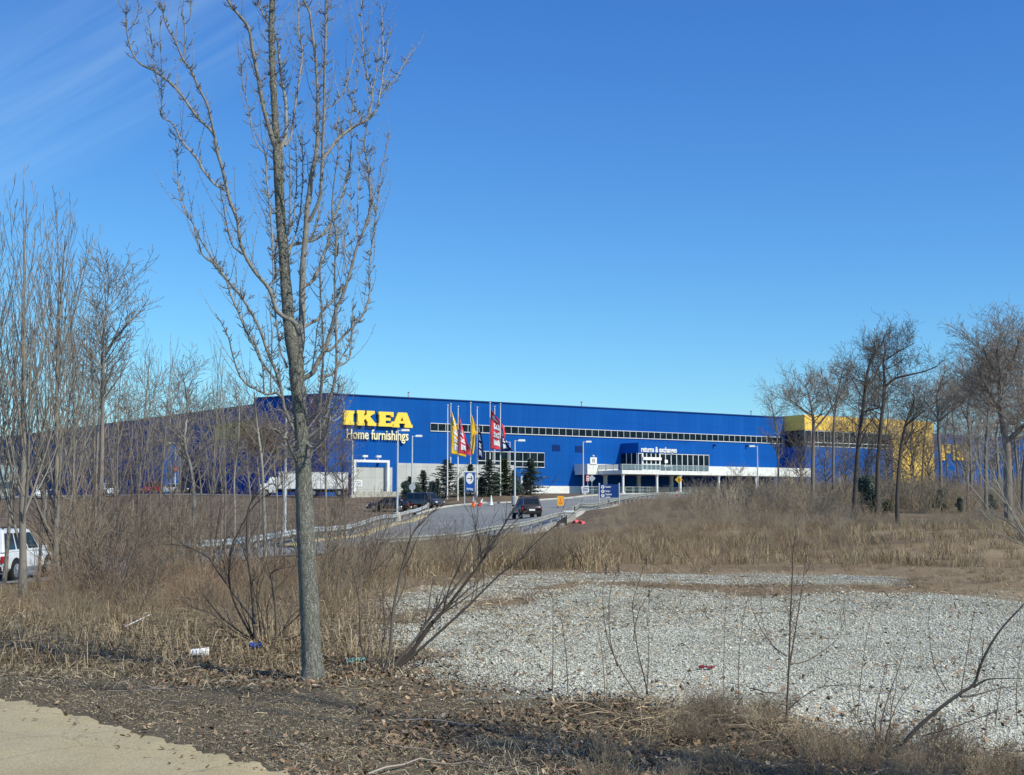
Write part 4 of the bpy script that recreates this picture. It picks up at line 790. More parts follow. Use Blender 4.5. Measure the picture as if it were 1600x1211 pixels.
# ================================================================== vehicles
def loft(rings,name,mat,parent,cap=True,smooth=True,bevel=0):
    m=MB(); k=len(rings[0])
    for r in rings: m.v+=[tuple(map(float,p)) for p in r]
    for i in range(len(rings)-1):
        for j in range(k): j2=(j+1)%k; m.f.append((i*k+j,i*k+j2,(i+1)*k+j2,(i+1)*k+j))
    if cap: m.f.append(tuple(range(k))[::-1]); m.f.append(tuple(range((len(rings)-1)*k,len(rings)*k)))
    return m.build(name,mat,parent,smooth=smooth,bevel=bevel)
def car(kind,loc,rz,mat,label,cat,group=None,scale=1.,simple=False):
    sp={'suv':dict(L=4.7,W=.93,zl=.28,zb=1.02,zr=1.76,hood=(1.15,2.3),nose=.82,cab=(-2.25,1.0),roof=(-2.0,.25),wr=.37,tail=1.0),
        'sedan':dict(L=4.7,W=.90,zl=.22,zb=.92,zr=1.43,hood=(1.1,2.3),nose=.70,cab=(-1.75,1.15),roof=(-.95,.35),wr=.33,tail=.92),
        'van':dict(L=5.1,W=.98,zl=.28,zb=1.05,zr=1.85,hood=(1.5,2.45),nose=.85,cab=(-2.45,1.75),roof=(-2.3,.85),wr=.36,tail=1.05)}[kind]
    t=empty('parked_car' if group else kind if kind!='van' else 'minivan',loc,rz,label,cat,group); L=sp['L']/2; W=sp['W']; zl,zb,zr=sp['zl'],sp['zb'],sp['zr']
    st=[(-L,.30,sp['tail']-.12,.86),(-L+.07,.02,sp['tail']-.03,.94),(-L+.35,0,zb,1.0),(sp['cab'][0]+.1,0,zb,1.0),(0,0,zb,1.0),(sp['cab'][1],0,zb-.02,1.0),((sp['cab'][1]+L)/2+.1,0,zb-.07,.98),(L-.3,.0,sp['nose']+.02,.93),(L-.06,.06,sp['nose']-.14,.84),(L,.14,sp['nose']-.28,.74)]
    rings=[]
    for x,dz,zt,kx in st:
        w=W*kx; z0=zl+dz; rings.append([(x,-w*.86,z0),(x,-w,z0+.18),(x,-w*1.0,zt-.22),(x,-w*.95,zt-.06),(x,-w*.80,zt),(x,w*.80,zt),(x,w*.95,zt-.06),(x,w,zt-.22),(x,w,z0+.18),(x,w*.86,z0)])
    body=loft(rings,'body',M[mat],t)
    c0,c1=sp['cab']; r0,r1=sp['roof']; wb=W*.90; wr=W*.74; zb2=zb-.03
    A=[(c0,-wb,zb2),(c1,-wb,zb2),(c1,wb,zb2),(c0,wb,zb2)]; B=[(r0,-wr,zr-.05),(r1,-wr,zr-.05),(r1,wr,zr-.05),(r0,wr,zr-.05)]; Cc=[(r0+.12,-wr*.88,zr),(r1-.18,-wr*.88,zr),(r1-.18,wr*.88,zr),(r0+.12,wr*.88,zr)]
    loft([A,B,Cc],'cabin',M[mat],t,smooth=False,bevel=.03)
    def q(P00,P10,P11,P01,u0,u1,v0,v1,name,off):
        P00,P10,P11,P01=[np.array(p,float) for p in (P00,P10,P11,P01)]; n=nrm(np.cross(P10-P00,P01-P00))
        f=lambda u,v:(P00*(1-u)+P10*u)*(1-v)+(P01*(1-u)+P11*u)*v
        MB().prism([f(u0,v0)-n*.01,f(u1,v0)-n*.01,f(u1,v1)-n*.01,f(u0,v1)-n*.01],n*(off+.01)).build(name,M['carglass'],t)
    nw=3 if kind!='sedan' else 2
    for s_,(i,j) in ((1,(0,1)),(-1,(2,3))):
        for k in range(nw):
            if s_==1: q(A[0],A[1],B[1],B[0],.04+k*.96/nw,(k+1)*.96/nw,.12,.88,'side_window',.012)
            else: q(A[2],A[3],B[3],B[2],.04+k*.96/nw,(k+1)*.96/nw,.12,.88,'side_window',.012)
    q(A[1],A[2],B[2],B[1],.06,.94,.1,.92,'windshield',.012); q(A[3],A[0],B[0],B[3],.08,.92,.15,.9,'rear_window',.012)
    # wheels
    r=sp['wr']
    for x in (-L*.60,L*.62):
        for s_ in (-1,1):
            MB().cyl((x,s_*(W-.24),r),(x,s_*(W+.008),r),r+.07,r+.07,22).build('wheel_arch',M['black'],t)
            wh=MB().cyl((x,s_*(W-.2),r),(x,s_*(W+.03),r),r,r,22).build('wheel',M['tyre'],t,smooth=True)
            m=MB().cyl((x,s_*(W+.03),r),(x,s_*(W+.045),r),r*.64,r*.58,16)
            for a in range(5): aa=a*2*math.pi/5; c=np.array((x+math.cos(aa)*r*.33,s_*(W+.05),r+math.sin(aa)*r*.33)); m.cyl((x,s_*(W+.045),r),tuple(c+np.array((math.cos(aa)*r*.25,0,math.sin(aa)*r*.25))),.03,.02,5)
            m.build('rim',M['rim'],wh)
    ztl=sp['tail']
    for s_ in (-1,1):
        MB().box(-L-.02,-L+.14,s_*W*.90-.04,s_*W*.90+.05,ztl-.36,ztl-.12).build('tail_light',M['redlens'],t,bevel=.02)
        MB().box(L-.22,L-.02,s_*W*.68-.17,s_*W*.68+.13,sp['nose']-.27,sp['nose']-.10).build('headlight',M['lens'],t,bevel=.03)
        MB().box(c1-.35,c1-.2,s_*(W+.11)-.1,s_*(W+.11)+.1,zb-.02,zb+.14).build('mirror',M[mat],t,bevel=.03)
    MB().box(-L-.07,-L+.2,-W*.88,W*.88,zl+.04,zl+.26).build('rear_bumper',M['black' if kind!='sedan' else mat],t,bevel=.03)
    MB().box(L-.2,L+.04,-W*.74,W*.74,zl+.06,zl+.24).build('front_bumper',M[mat],t,bevel=.03)
    MB().box(L-.08,L+.01,-W*.42,W*.42,zl+.28,sp['nose']-.3).build('grille',M['black'],t)
    MB().box(-L-.085,-L-.06,-.26,.26,zl+.12 if kind=='sedan' else zl+.30,zl+.27 if kind=='sedan' else zl+.45).build('license_plate',M['white'],t)
    if kind=='suv': 
        for s_ in (-1,1): MB().box(r0+.25,r1-.25,s_*wr*.8-.02,s_*wr*.8+.02,zr+.04,zr+.08).box(r0+.3,r0+.36,s_*wr*.8-.02,s_*wr*.8+.02,zr-.04,zr+.04).box(r1-.36,r1-.3,s_*wr*.8-.02,s_*wr*.8+.02,zr-.04,zr+.04).build('roof_rail',M['darkmetal'],t)
    t.scale=(scale,)*3; return t
def carat(kind,px,Y,heading,mat,label,cat,group=None,scale=1.,dz=.09):
    g=G(px,Y); X,Y_=g[0],g[1]; h=math.radians(heading); a=np.array((math.cos(h),math.sin(h))); zf=gz(X+a[0]*1.3,Y_+a[1]*1.3); zr_=gz(X-a[0]*1.3,Y_-a[1]*1.3)
    t=car(kind,(X,Y_,(zf+zr_)/2+dz),h,mat,label,cat,group,scale); t.rotation_euler=(0,-math.atan2(zf-zr_,2.6),h); return t
carat('suv',822.5,112,101,'car_maroon','near black suv seen from behind driving up the road','suv')
carat('van',664,141,-38,'car_grey','dark grey minivan coming round the end of the left guardrail with its headlights toward us','minivan',scale=.9)
carat('suv',8,45,89,'car_white','white suv cut off by the left edge behind the brush','suv')
PK='cars in the far car park'
carat('sedan',269,187,-92,'car_silver','silver car parked at the foot of the twin headed light pole','car',PK)
carat('suv',238,189,-100,'car_red','red car parked left of the silver one','car',PK)
carat('suv',290,190,-84,'car_black','dark car parked right of the silver one','car',PK)
carat('sedan',608,138,172,'car_black','low black car half hidden behind the mound left of the light pole','car',PK)
carat('suv',66,172,-70,'car_white','white vehicle glimpsed through the trees at the far left','car',PK)
carat('suv',170,178,-60,'car_silver','silver vehicle behind the brush at the left end of the car park','car',PK)
carat('sedan',341,184,-80,'car_black','dark low car behind the shrubs under the shaded yellow sign','car',PK)
# box truck: cab and two white boxes
def box_truck(px,Y,h,label,name,L,H,cab):
    g=G(px,Y); t=empty(name,(g[0],g[1],gz(g[0],g[1])+.08),math.radians(h),label,'truck','white trucks beside the store corner')
    MB().box(-L/2,L/2,-1.15,1.15,.95,H).build('cargo_box',M['white'],t,bevel=.05); m=MB(); m.box(-L/2,L/2+(2.2 if cab else .3),-.45,.45,.6,.9); m.build('chassis',M['black'],t)
    m=MB(); [m.box(-L/2-.02,L/2+.02,s*1.16-.02,s*1.16+.02,z,z+.06) for s in (-1,1) for z in (1.0,H-.1)]; m.build('trim',M['galv'],t)
    if cab:
        x=L/2+.15; rings=[]
        for xx,zt in ((x,2.55),(x+.9,2.5),(x+1.35,1.75),(x+2.2,1.5),(x+2.35,1.1)):
            rings.append([(xx,-1.0,.5),(xx,-1.02,zt-.35),(xx,-.88,zt),(xx,.88,zt),(xx,1.02,zt-.35),(xx,1.0,.5)])
        loft(rings,'cab',M['white'],t,smooth=False,bevel=.04)
        for s in (-1,1): MB().prism([(x+.25,s*1.012,1.55),(x+1.1,s*1.012,1.55),(x+.95,s*.93,2.25),(x+.25,s*.93,2.25)],(0,s*.015,0)).build('side_window',M['carglass'],t)
        MB().prism([(x+1.33,-.85,1.85),(x+1.33,.85,1.85),(x+.97,.8,2.42),(x+.97,-.8,2.42)],(.03,0,.02)).build('windshield',M['carglass'],t)
    for xx in (-L/2+1.0,)+((L/2+1.6,) if cab else (L/2-.8,)):
        for s in (-1,1): wh=MB().cyl((xx,s*.75,.48),(xx,s*1.08,.48),.48,.48,18).build('wheel',M['tyre'],t); MB().cyl((xx,s*1.08,.48),(xx,s*1.1,.48),.26,.24,12).build('rim',M['rim'],wh)
    return t
box_truck(512,163,184,'white box trailer right of the pear trunk against the store corner','box_trailer',5.0,3.1,False)
box_truck(458,166,184,'white box truck with cab, half behind the pear trunk','box_truck',3.6,3.2,True)
# pale green low building beyond the left trees
g=G(-95,215); t=empty('low_building',g,math.radians(20),'long pale green grey low building glimpsed at the far left','building')
MB().box(-22,11,-5,8,-2,2.4).build('wall',plain('pale_green_wall',(.33,.40,.38),.8),t); MB().prism([(-23,-6,2.41),(-23,1.5,5.4),(-23,9,2.41)],(35,0,0)).build('roof',plain('pale_green_roof',(.26,.33,.31),.6),t)
for i in range(6): f=MB().box(-20+i*5,-17.6+i*5,-5.12,-5,.5,1.9).build('window',M['frame'],t); MB().box(-19.8+i*5,-17.8+i*5,-5.16,-5.11,.65,1.75).build('pane',M['glass'],f)
# ================================================================== the pear tree in front, limbs traced then hung in depth
def smooth_poly(pts,k=4):
    L=[np.array(a,float) for a in pts]; out=[]
    for i in range(len(L)-1):
        p0=L[max(i-1,0)];p1=L[i];p2=L[i+1];p3=L[min(i+2,len(L)-1)]
        for j in range(k):
            t=j/k; out.append(.5*((2*p1)+(-p0+p2)*t+(2*p0-5*p1+4*p2-p3)*t*t+(-p0+3*p1-3*p2+p3)*t**3))
    out.append(L[-1]); return np.array(out)
DP=11.0
pear=empty('pear_tree',tuple(P(489,1058,DP)*np.array((1,1,0))+np.array((0,0,gz(*P(489,1058,DP)[:2])))),0,'tall bare pear tree with grey trunk and upswept limbs standing in front of the store','tree'); po=np.array(pear.location)
rp=random.Random(77)
def to3(px,py,dd): 
    q=P(px,py,DP+dd); return q-po
trunk=[(489,1066,44),(489,1052,37),(487.5,1036,32),(486,1000,30),(483.5,950,29.5),(481,900,29),(479,860,28),(477,820,28),(475.5,780,27),(474,740,25),(473,715,23),(473,700,22),(470,660,21),(467,620,22),(464,595,23),(462,560,24),(457,535,23),(451,500,18.5),(448,460,18),(445,425,16.5),(443,390,16),(439,350,15.5),(436.5,300,15.5),(434.5,250,16),(432.5,225,13.5),(430.5,195,11),(428,150,10.5),(425.5,100,10),(424,50,9.5),(425.5,0,9),(425,-70,7.5),(424,-150,5),(427,-230,3),(428,-290,1.4)]
sp_=smooth_poly(trunk,3); tp=[to3(a,b,.0) for a,b,c in sp_]; tr=[c/2*DP/F*(1+.03*math.sin(i*2.1)) for i,(a,b,c) in enumerate(sp_)]
tb=TB(); tb.add(tp,tr,18,.5); tko=tb.build('trunk',M['pear_bark'],pear)
# second leader from the fork
LIMBS=[ # (depth at tip, [(px,py,width)...])
 (.10,[(462,575,16),(466,552,16),(469.5,535,14),(471,511,11),(472,489,10.5),(472,459,10),(473,420,9.5),(474.5,395,9),(478,363,9),(480,327,9),(484,300,9),(487,273,8.5),(493,247,8),(496,218,7),(496,182,5.5),(496,145,5),(493,91,5),(487,45,4.5),(484,20,4),(474,0,3.5),(466,-35,3),(460,-90,1.6)]),
 (-.25,[(433,238,9),(425,215,9),(420,198,8),(411,165,7.5),(403,120,7),(394,75,6.5),(389,45,6),(375,25,5.5),(362,10,5),(345,-22,4),(335,-60,3),(330,-120,1.5)]),
 (.25,[(436,240,8),(443,222,8),(447,209,7),(447,173,6),(445,149,6),(438,109,5),(435,73,4.5),(431,58,4),(418,35,3.5),(404,7,3),(396,-25,2.5),(390,-80,1.4)]),
 (.5,[(445,228,5),(452,219,4.5),(455,212,4),(458,191,4),(463,155,3.8),(469,113,3.5),(473,80,3),(467,56,2.6),(466,11,2),(463,-45,1.2)]),
 (-.3,[(484,345,7),(490,332,6.5),(500,309,6),(502,282,5.5),(503.5,245,5.5),(505,205,5.5),(507,164,5),(507,118,4.8),(509,55,4.5),(509,0,4.2),(510,-80,3),(508,-150,1.4)]),
 (.55,[(503,250,7),(511,240,6.5),(529,216,6.5),(547,202,6),(560,194,5.5),(573,187,5),(579,169,4),(582,142,3),(571,109,2.2),(567,73,2),(564.5,18,1.6),(563,-50,1.1)]),
 (.4,[(582,142,3),(586,122,2.2),(592,73,1.8),(593,34,1.1)]),
 (.75,[(573,187,4),(586,176,3.6),(593,150,3),(599,109,2.3),(598,55,1.9),(596,7,1.2)]),
 (.9,[(594,149,2.6),(606,136,2.2),(618,122,2),(629,104,1.6),(640,86,1.3),(647,72,.9)]),
 (.7,[(597,112,2),(603,88,1.6),(606,66,1.4),(612,43,1)]),
 (.1,[(507,170,2.6),(524,162,2.4),(538,142,2.2),(551,95,1.8),(559,52,1)]),
 (.6,[(565,190,2.8),(558,173,2.5),(551,162,2.2),(544,142,1.8),(541,122,1)]),
 (.3,[(547,203,2.5),(549,185,2.2),(553,148,2),(560,113,1.6),(565,86,.9)]),
 (.5,[(529,216,3),(527,200,2.6),(530,180,2),(532,170,1.1)]),
 (.35,[(468,600,10),(474,592,9),(489,582,9),(495,568,8.5),(507,547,8),(519,509,7),(525,485,6.5),(537,457,6),(545,432,5.5),(551,412,5.5),(558,385,5),(571,353,4.5),(578,327,4),(578,291,3.5),(574,254,3),(569,227,2.6),(573,200,2.2),(576,165,1.2)]),
 (.7,[(507,547,6),(514,548,5.5),(523,541,5),(533,529,5),(551,511,4.6),(565,495,4.2),(575,473,3.8),(577.7,455,3.4),(577,430,3),(578,405,3),(581.7,378,2.8),(587,336,2.6),(591,309,2.3),(593,278,2),(603.5,233,1.6),(610,202,1)]),
 (.2,[(496,632,6),(501,612,6),(505,592,5.5),(519,584,5),(529,572,4),(541,566,3),(547,556,2.5),(549,538,2),(551,505,1.6),(550,470,.9)]),
 (.45,[(529,570,3),(535,556,2.6),(545,540,2.2),(549,520,1.8),(551,490,1)]),
 (-.4,[(472,696,8),(482,684,7.5),(495.6,673,7),(505.5,661,6.5),(512,638,6),(518,614,5.5),(523,594,5),(526,568,4.6),(525,519,4.2),(524,479,4),(523,439,3.8),(524,400,3.6),(525,363,3.2),(519,338,2.8),(520,302,2.4),(525,263,2),(529,227,1.7),(528,200,1)]),
 (-.5,[(474,662,6),(481,656,6),(494,645,6),(499,636,6),(501,616,5.5),(503,592,5),(505,559,4),(505,530,3.2),(503,495,2.5),(501,450,2),(500,410,1.2)]),
 (-.3,[(464,680,8),(459,671,7),(451,654.5,6.5),(444,636,6.2),(441,620,6),(439,606,6),(431,580,5.6),(419,553,5.2),(407,517,5),(393,489,4.8),(375,461,4.6),(357.5,440,4.2),(349,430,3.8),(334,412,3.4),(318,400,3),(310,380,2),(303,352,1.2)]),
 (-.15,[(440,608,5),(423,584,4.5),(409,566,4.3),(399,545,4),(385,519,3.8),(373,489,3.5),(360,460,3.2),(353,436,3),(342,418,2.8),(327,396,2.6),(313,374,2.4),(303,351,2.2),(289,332,2),(281,309,1.8),(278,282,1.6),(277,245,1.4),(274,209,.9)]),
 (-.6,[(441,622,5.5),(432,614,5),(419,616,4.5),(411,614,4),(398,607,3.6),(385,600,3.3),(373,584,3),(363,553,2.7),(357.5,529,2.4),(349.6,511,2),(342,498,1.6),(336,489,.9)]),
 (-.5,[(413,615,3.5),(412,600,3),(411,578,2.8),(406,554,2.5),(396,530,2.2),(387,515,1.8),(380,500,1)]),
 (-.55,[(424,612,3),(423,595,2.6),(424,560,2.4),(425,520,2.2),(421,480,1.6),(419,455,.9)]),
 (-.45,[(468,520,11),(463,507,9.5),(456,501,9),(448,497,8.5),(440.7,493,8),(431,483,7.8),(427,469,7.5),(419,449,7),(401,428,6.8),(392.6,416,6.5),(381.7,396,6.2),(374,372.6,6),(371,345,6),(360,316,6),(352.6,287,6),(347,262,6),(338,233,6),(336,216,5.5),(329,203,5),(318,193,4.5),(307,182,4.5),(289,156,4.2),(271,134,4),(256,122,4),(242,111,3.8),(224,103,3.5),(211,91,3),(202,69,2.6),(198,47,2.2),(197,18,1.8),(198,-40,1)]),
 (-.7,[(336,216,5),(332,198,4.6),(328,180,4.3),(323.5,163,4.2),(311,138,4),(298,109,4),(285,91,3.6),(273,62,3.3),(260,40,3),(254.5,18,2.6),(252,2,2.2),(245,-30,1.2)]),
 (-.55,[(286,90,3),(289,72,2.6),(289,54,2.4),(289,36,2.2),(284.5,24,1.8),(283,0,1.5),(281,-45,.9)]),
 (-.6,[(289,38,2),(297,27,1.6),(299,0,1.3),(300,-30,.8)]),
 (-.3,[(356,300,5),(345,293,4.2),(334.5,287,4),(318,267,3.8),(309,249,3.6),(292.7,231,3.2),(280,214,2.8),(272.7,196,2.6),(262,188,2.4),(252.7,182,2.2),(253,154,1.9),(247,130,1.6),(245,105,.9)]),
 (-.35,[(381,396,4),(372,391,3.4),(363,383,3),(358,365,2.8),(352,340,2.5),(349,320,2.2),(345,300,1.8),(342,285,1)]),
 (-.5,[(253,156,2),(252,130,1.7),(252,95,1.5),(250,60,1.2),(251,25,.8)]),
 (-.4,[(242,112,2),(240,95,1.6),(237,60,1.4),(232,30,1),(227,8,.7)]),
 (-.5,[(200,48,1.8),(208,38,1.6),(215,22,1.3),(218,0,1),(219,-20,.6)]),
 (-.15,[(449,575,5),(443,560,4),(438.7,550,3.8),(434,520,3.6),(429,480,3.4),(427,440,3.3),(427,418,3.2),(425,363,3),(420,309,2.8),(416,273,2.5),(416,244,2.3),(403,229,2),(394,204,1.8),(389,172,1.5),(379,125,1.2),(376,80,.7)]),
 (.2,[(419,446,4),(426,440,3.8),(431,428,3.4),(429,405,2.8),(432,380,2.2),(434,350,1.2)]),
 (.5,[(447,408,9),(450,394,8),(456,383,7),(471,380,6),(482,377,5.6),(492.7,374,5.2),(507,363.5,5),(518,345,4.8),(529,323.5,4.2),(540,287,3.6),(547,254,3),(549,222,2),(550,195,1)]),
 (.4,[(473,449,6.5),(480,445,6),(487.5,439.6,6),(499,418,5.8),(505,400,5.5),(511,385,5),(514,370,4.6),(518,351,4)]),
 (.3,[(474,512,6),(485,505,5.5),(497,499,5.2),(503,487,5),(512,478,4.6),(521,469,4.6),(530,458,4.2),(540,446,4)]),
 (-.2,[(444,372,3.5),(449,366,3.2),(453,345,3),(453,310,2.8),(453,270,2.5),(452.5,236,2),(450,215,1)]),
 (.3,[(447,372,3),(454,360,2.8),(459,336,2.6),(463.6,287,2.2),(462.7,240,1.6),(462,210,.9)]),
 (.2,[(455,383,3),(462,365,2.8),(468,340,2.6),(471,310,2.4),(473,282,2),(472.7,236,1.6),(472,205,.9)]),
 (.5,[(482,377,2.8),(492,360,2.4),(497,340,2),(498,315,1.6),(499,290,.9)]),
 (-.3,[(487.5,580,2.8),(493,539,2.4),(496,509,2.2),(502,489,2),(500,450,2),(499,420,1.5),(498,395,.8)]),
 (.55,[(529,381,2.5),(526,400,2.5),(528,365,2.3),(531,350,1.8),(533,335,.9)]),
 (.6,[(551,411,2.4),(541,396,2.2),(538,372,2),(545,345,1.7),(549,310,1.4),(548,305,.8)]),
 (.5,[(560,382,2.4),(557,365,2.2),(559,330,1.9),(560,290,1.6),(563,240,.9)]),
 (.65,[(588,336,2),(582,318,1.7),(582,295,1.4),(580,270,.8)]),
 (.3,[(545,432,2.4),(541,415,2),(537,395,1.8),(534,370,1.4),(533,350,.8)]),
 (-.5,[(463,722,7),(460,713,6),(452.7,699,5),(448.5,686,4.4),(441,681,3.6),(436,675,3),(429.5,671,2.4),(416,669,1.2)]),
 (.6,[(505,659,3.5),(516,658,2.4),(524,657,2.2),(533,650,1.8),(541,641,.9)]),
 (.3,[(462,680,3),(455,662,2.6),(452,650,2.2),(449,640,1.2)]),
 (-.35,[(450,652,2.6),(442,643,2.2),(432,640,1.8),(425,637,1)]),
 (-.6,[(478,690,6),(488,700,5),(499,692,4.5),(508,680,4),(513,664,3.5),(515,650,3),(521,635,2.2),(527,617,1.6),(529,600,.9)]),
]
limb_paths=[]
def shoot(tb,p0,d,L,r,lev=0):
    K=6; p=np.array(p0,float); pts=[p]; d=nrm(d); 
    for i in range(K-1):
        d=nrm(d+np.array((0,0,.22))+np.array((rp.gauss(0,.09),rp.gauss(0,.09),0))); p=p+d*L/(K-1); pts.append(p)
    rr=[max(r*(1-.7*i/(K-1)),.0012) for i in range(K)]; ti=rp.random(); tb.add(pts,rr,4,ti*.6+.2)
    n=int(L/.05)
    for _ in range(n):
        t=rp.uniform(.1,.98)*(K-1); i=int(t); q=pts[i]+(pts[min(i+1,K-1)]-pts[i])*(t-i); bud(tb,q,nrm(pts[min(i+1,K-1)]-pts[max(i-1,0)]),.010+.02*rp.random())
def bud(tb,q,t,L):
    a=rp.uniform(0,2*math.pi); s=np.array((math.cos(a),math.sin(a),rp.uniform(-.1,.5))); d=nrm(s+t*.5); 
    tb.add([q,q+d*L*.45,q+d*L*.75,q+d*L],[.0016,.0016,.0034,.0005],3,rp.uniform(.5,1.1))
def spur(tb,q,t):
    a=rp.uniform(0,2*math.pi); d=nrm(np.array((math.cos(a),math.sin(a),rp.uniform(-.2,.6)))+t*.35); L=rp.uniform(.025,.10); n=nrm(d+np.array((0,0,.7))); m=q+d*L*.5; e=m+n*L*.5
    r=rp.uniform(.0026,.0040); tb.add([q-d*.004,q+d*L*.25,m,m+n*L*.22,e],[r*1.2,r,r,r*1.1,r*.9],4,rp.uniform(.1,.6)); bud(tb,e,n,.018)
    for _ in range(rp.choice((0,1,1,2,3))):
        a=rp.uniform(0,2*math.pi); d2=nrm(np.array((math.cos(a),math.sin(a),rp.uniform(0,1.)))); l2=L*rp.uniform(.3,.7); tb.add([m,m+d2*l2*.6,m+d2*l2],[r*.8,r*.7,r*.8],3,rp.uniform(.1,.6)); bud(tb,m+d2*l2,d2,.018)
for ii,(dd,pts) in enumerate(LIMBS):
    s=smooth_poly(pts,3); n=len(s); cl=np.r_[0,np.cumsum(np.linalg.norm(np.diff(s[:,:2],axis=0),axis=1))]; cl/=cl[-1]
    # depth: start on the trunk/parent, swing out with length
    x0=s[0,0]; 
    def dstart(px,py):
        best=1e9;bd=0.
        for (pp,ds) in limb_paths:
            dist=np.hypot(pp[:,0]-px,pp[:,1]-py); j=int(dist.argmin())
            if dist[j]<best: best=dist[j]; bd=ds[j]
        tdist=min(np.hypot(a-px,b-py)-c/2 for a,b,c in sp_)
        return 0. if tdist<best+1 else bd
    d0=dstart(s[0,0],s[0,1]); ph=rp.uniform(0,6); ds=d0+(dd-d0)*cl**.8*1.0+.02*np.sin(cl*9+ph)*cl
    limb_paths.append((s[:,:2],ds))
    P3d=[to3(a,b,z) for (a,b,c),z in zip(s,ds)]; rr=[max(c*(.84 if c<7 else .84+.16*min(1,(c-7)/3)),.8)/2*(DP+z)/F for (a,b,c),z in zip(s,ds)]
    tb=TB(); tb.add(P3d,rr,8 if pts[0][2]>4 else 6,.35+.3*rp.random())
    # spurs along
    P3d=np.array(P3d); seg=np.linalg.norm(np.diff(P3d,axis=0),axis=1); tot=seg.sum(); cs=np.r_[0,np.cumsum(seg)]
    wid=pts[0][2]; ns=int(tot/(.022 if wid>3 else .022))
    for _ in range(ns):
        l=rp.uniform(.08,1)*tot; i=min(int(np.searchsorted(cs,l))-1,len(seg)-1); i=max(i,0); f=(l-cs[i])/seg[i]; q=P3d[i]+(P3d[i+1]-P3d[i])*f; t=nrm(P3d[i+1]-P3d[i])
        r_here=rr[i]; 
        if rp.random()<(.75 if r_here>.006 else .35): spur(tb,q+0*t,t)
        else: bud(tb,q,t,.02)
    for _ in range(int(tot*(7. if wid>4 else 3.2))):
        l=rp.uniform(.15,.95)*tot; i=max(min(int(np.searchsorted(cs,l))-1,len(seg)-1),0); q=P3d[i]+(P3d[i+1]-P3d[i])*.5; t=nrm(P3d[i+1]-P3d[i]); a=rp.uniform(0,2*math.pi)
        shoot(tb,q,nrm(t+np.array((math.cos(a),math.sin(a),.2))*.8),rp.uniform(.12,.62),.0030)
    tb.build('limb',M['limb_bark'],pear)
# spurs straight off the trunk
tb=TB()
for _ in range(420):
    i=rp.randint(30,len(tp)-4); q=np.array(tp[i]); t=nrm(np.array(tp[i+1])-q); a=rp.uniform(0,2*math.pi); q=q+np.array((math.cos(a),math.sin(a),0))*tr[i]*.9; spur(tb,q,nrm(np.array((math.cos(a),math.sin(a),.3))))
for _ in range(70):
    i=rp.randint(24,len(tp)-6); q=np.array(tp[i]); a=rp.uniform(0,2*math.pi); d=np.array((math.cos(a),math.sin(a),.5)); shoot(tb,q+d*np.array((1,1,0))*tr[i]*.85,d,rp.uniform(.15,.55),.0032)
tb.build('twigs',M['limb_bark'],pear)
# ================================================================== other trees and shrubs
def grow(tb,p,d,L,r,lev,S,rng):
    """one branch and, recursively, what grows on it. S: list of per-level settings"""
    s=S[lev]; K=s['K']; pts=[np.array(p,float)]; d=nrm(np.array(d,float)); step=L/(K-1); bend=s.get('bend',0)
    for i in range(K-1):
        d=nrm(d+np.array((rng.gauss(0,s['wig']),rng.gauss(0,s['wig']),rng.gauss(0,s['wig']*.6)+s['up']))); pts.append(pts[-1]+d*step)
    e=s.get('end',.25); rr=[max(r*(1-(1-e)*i/(K-1)),S[0]['rmin']) for i in range(K)]; tb.add(pts,rr,s['n'],rng.uniform(.1,.9) if lev>1 else rng.uniform(.35,.6))
    if lev+1<len(S):
        c=S[lev+1]; n=max(1,int(c['num']*rng.uniform(.8,1.2)*(1 if lev==0 else min(1.3,max(.35,L/s['Lref'])))))
        t0,t1=c['span']; a0=rng.uniform(0,6.28)
        for k in range(n):
            t=(t0+(t1-t0)*(k+rng.random())/n); x=t*(K-1); i=min(int(x),K-2); q=pts[i]+(pts[i+1]-pts[i])*(x-i); tg=nrm(pts[i+1]-pts[i])
            a=a0+k*2.4+rng.gauss(0,.4); u=nrm(np.cross(tg,(0,0,1) if abs(tg[2])<.9 else (1,0,0))); v=np.cross(tg,u); ang=math.radians(c['ang']*rng.uniform(.75,1.25))
            dd=tg*math.cos(ang)+(u*math.cos(a)+v*math.sin(a))*math.sin(ang)
            Lc=L*c['ratio']*rng.uniform(.7,1.2)*(1-c.get('tap',.5)*(t-t0)/(t1-t0+1e-6)); rc=min(rr[i]*c['rr'],rr[i]*.95)
            grow(tb,q,dd,Lc,rc,lev+1,S,rng)
def S_pear(H,dens=1.,rmin=.0045): return [dict(K=9,n=8,wig=.03,up=.06,end=.12,rmin=rmin,Lref=H),
  dict(K=8,n=5,wig=.035,up=.26,num=30*dens,span=(.12,.95),ang=30,ratio=.50,rr=.42,tap=.62,end=.25,Lref=H*.45),
  dict(K=6,n=4,wig=.045,up=.24,num=13*dens,span=(.10,.97),ang=26,ratio=.46,rr=.5,tap=.45,end=.3,Lref=H*.18),
  dict(K=5,n=3,wig=.06,up=.20,num=7*dens,span=(.1,.98),ang=36,ratio=.42,rr=.55,tap=.3,end=.4,Lref=1)]
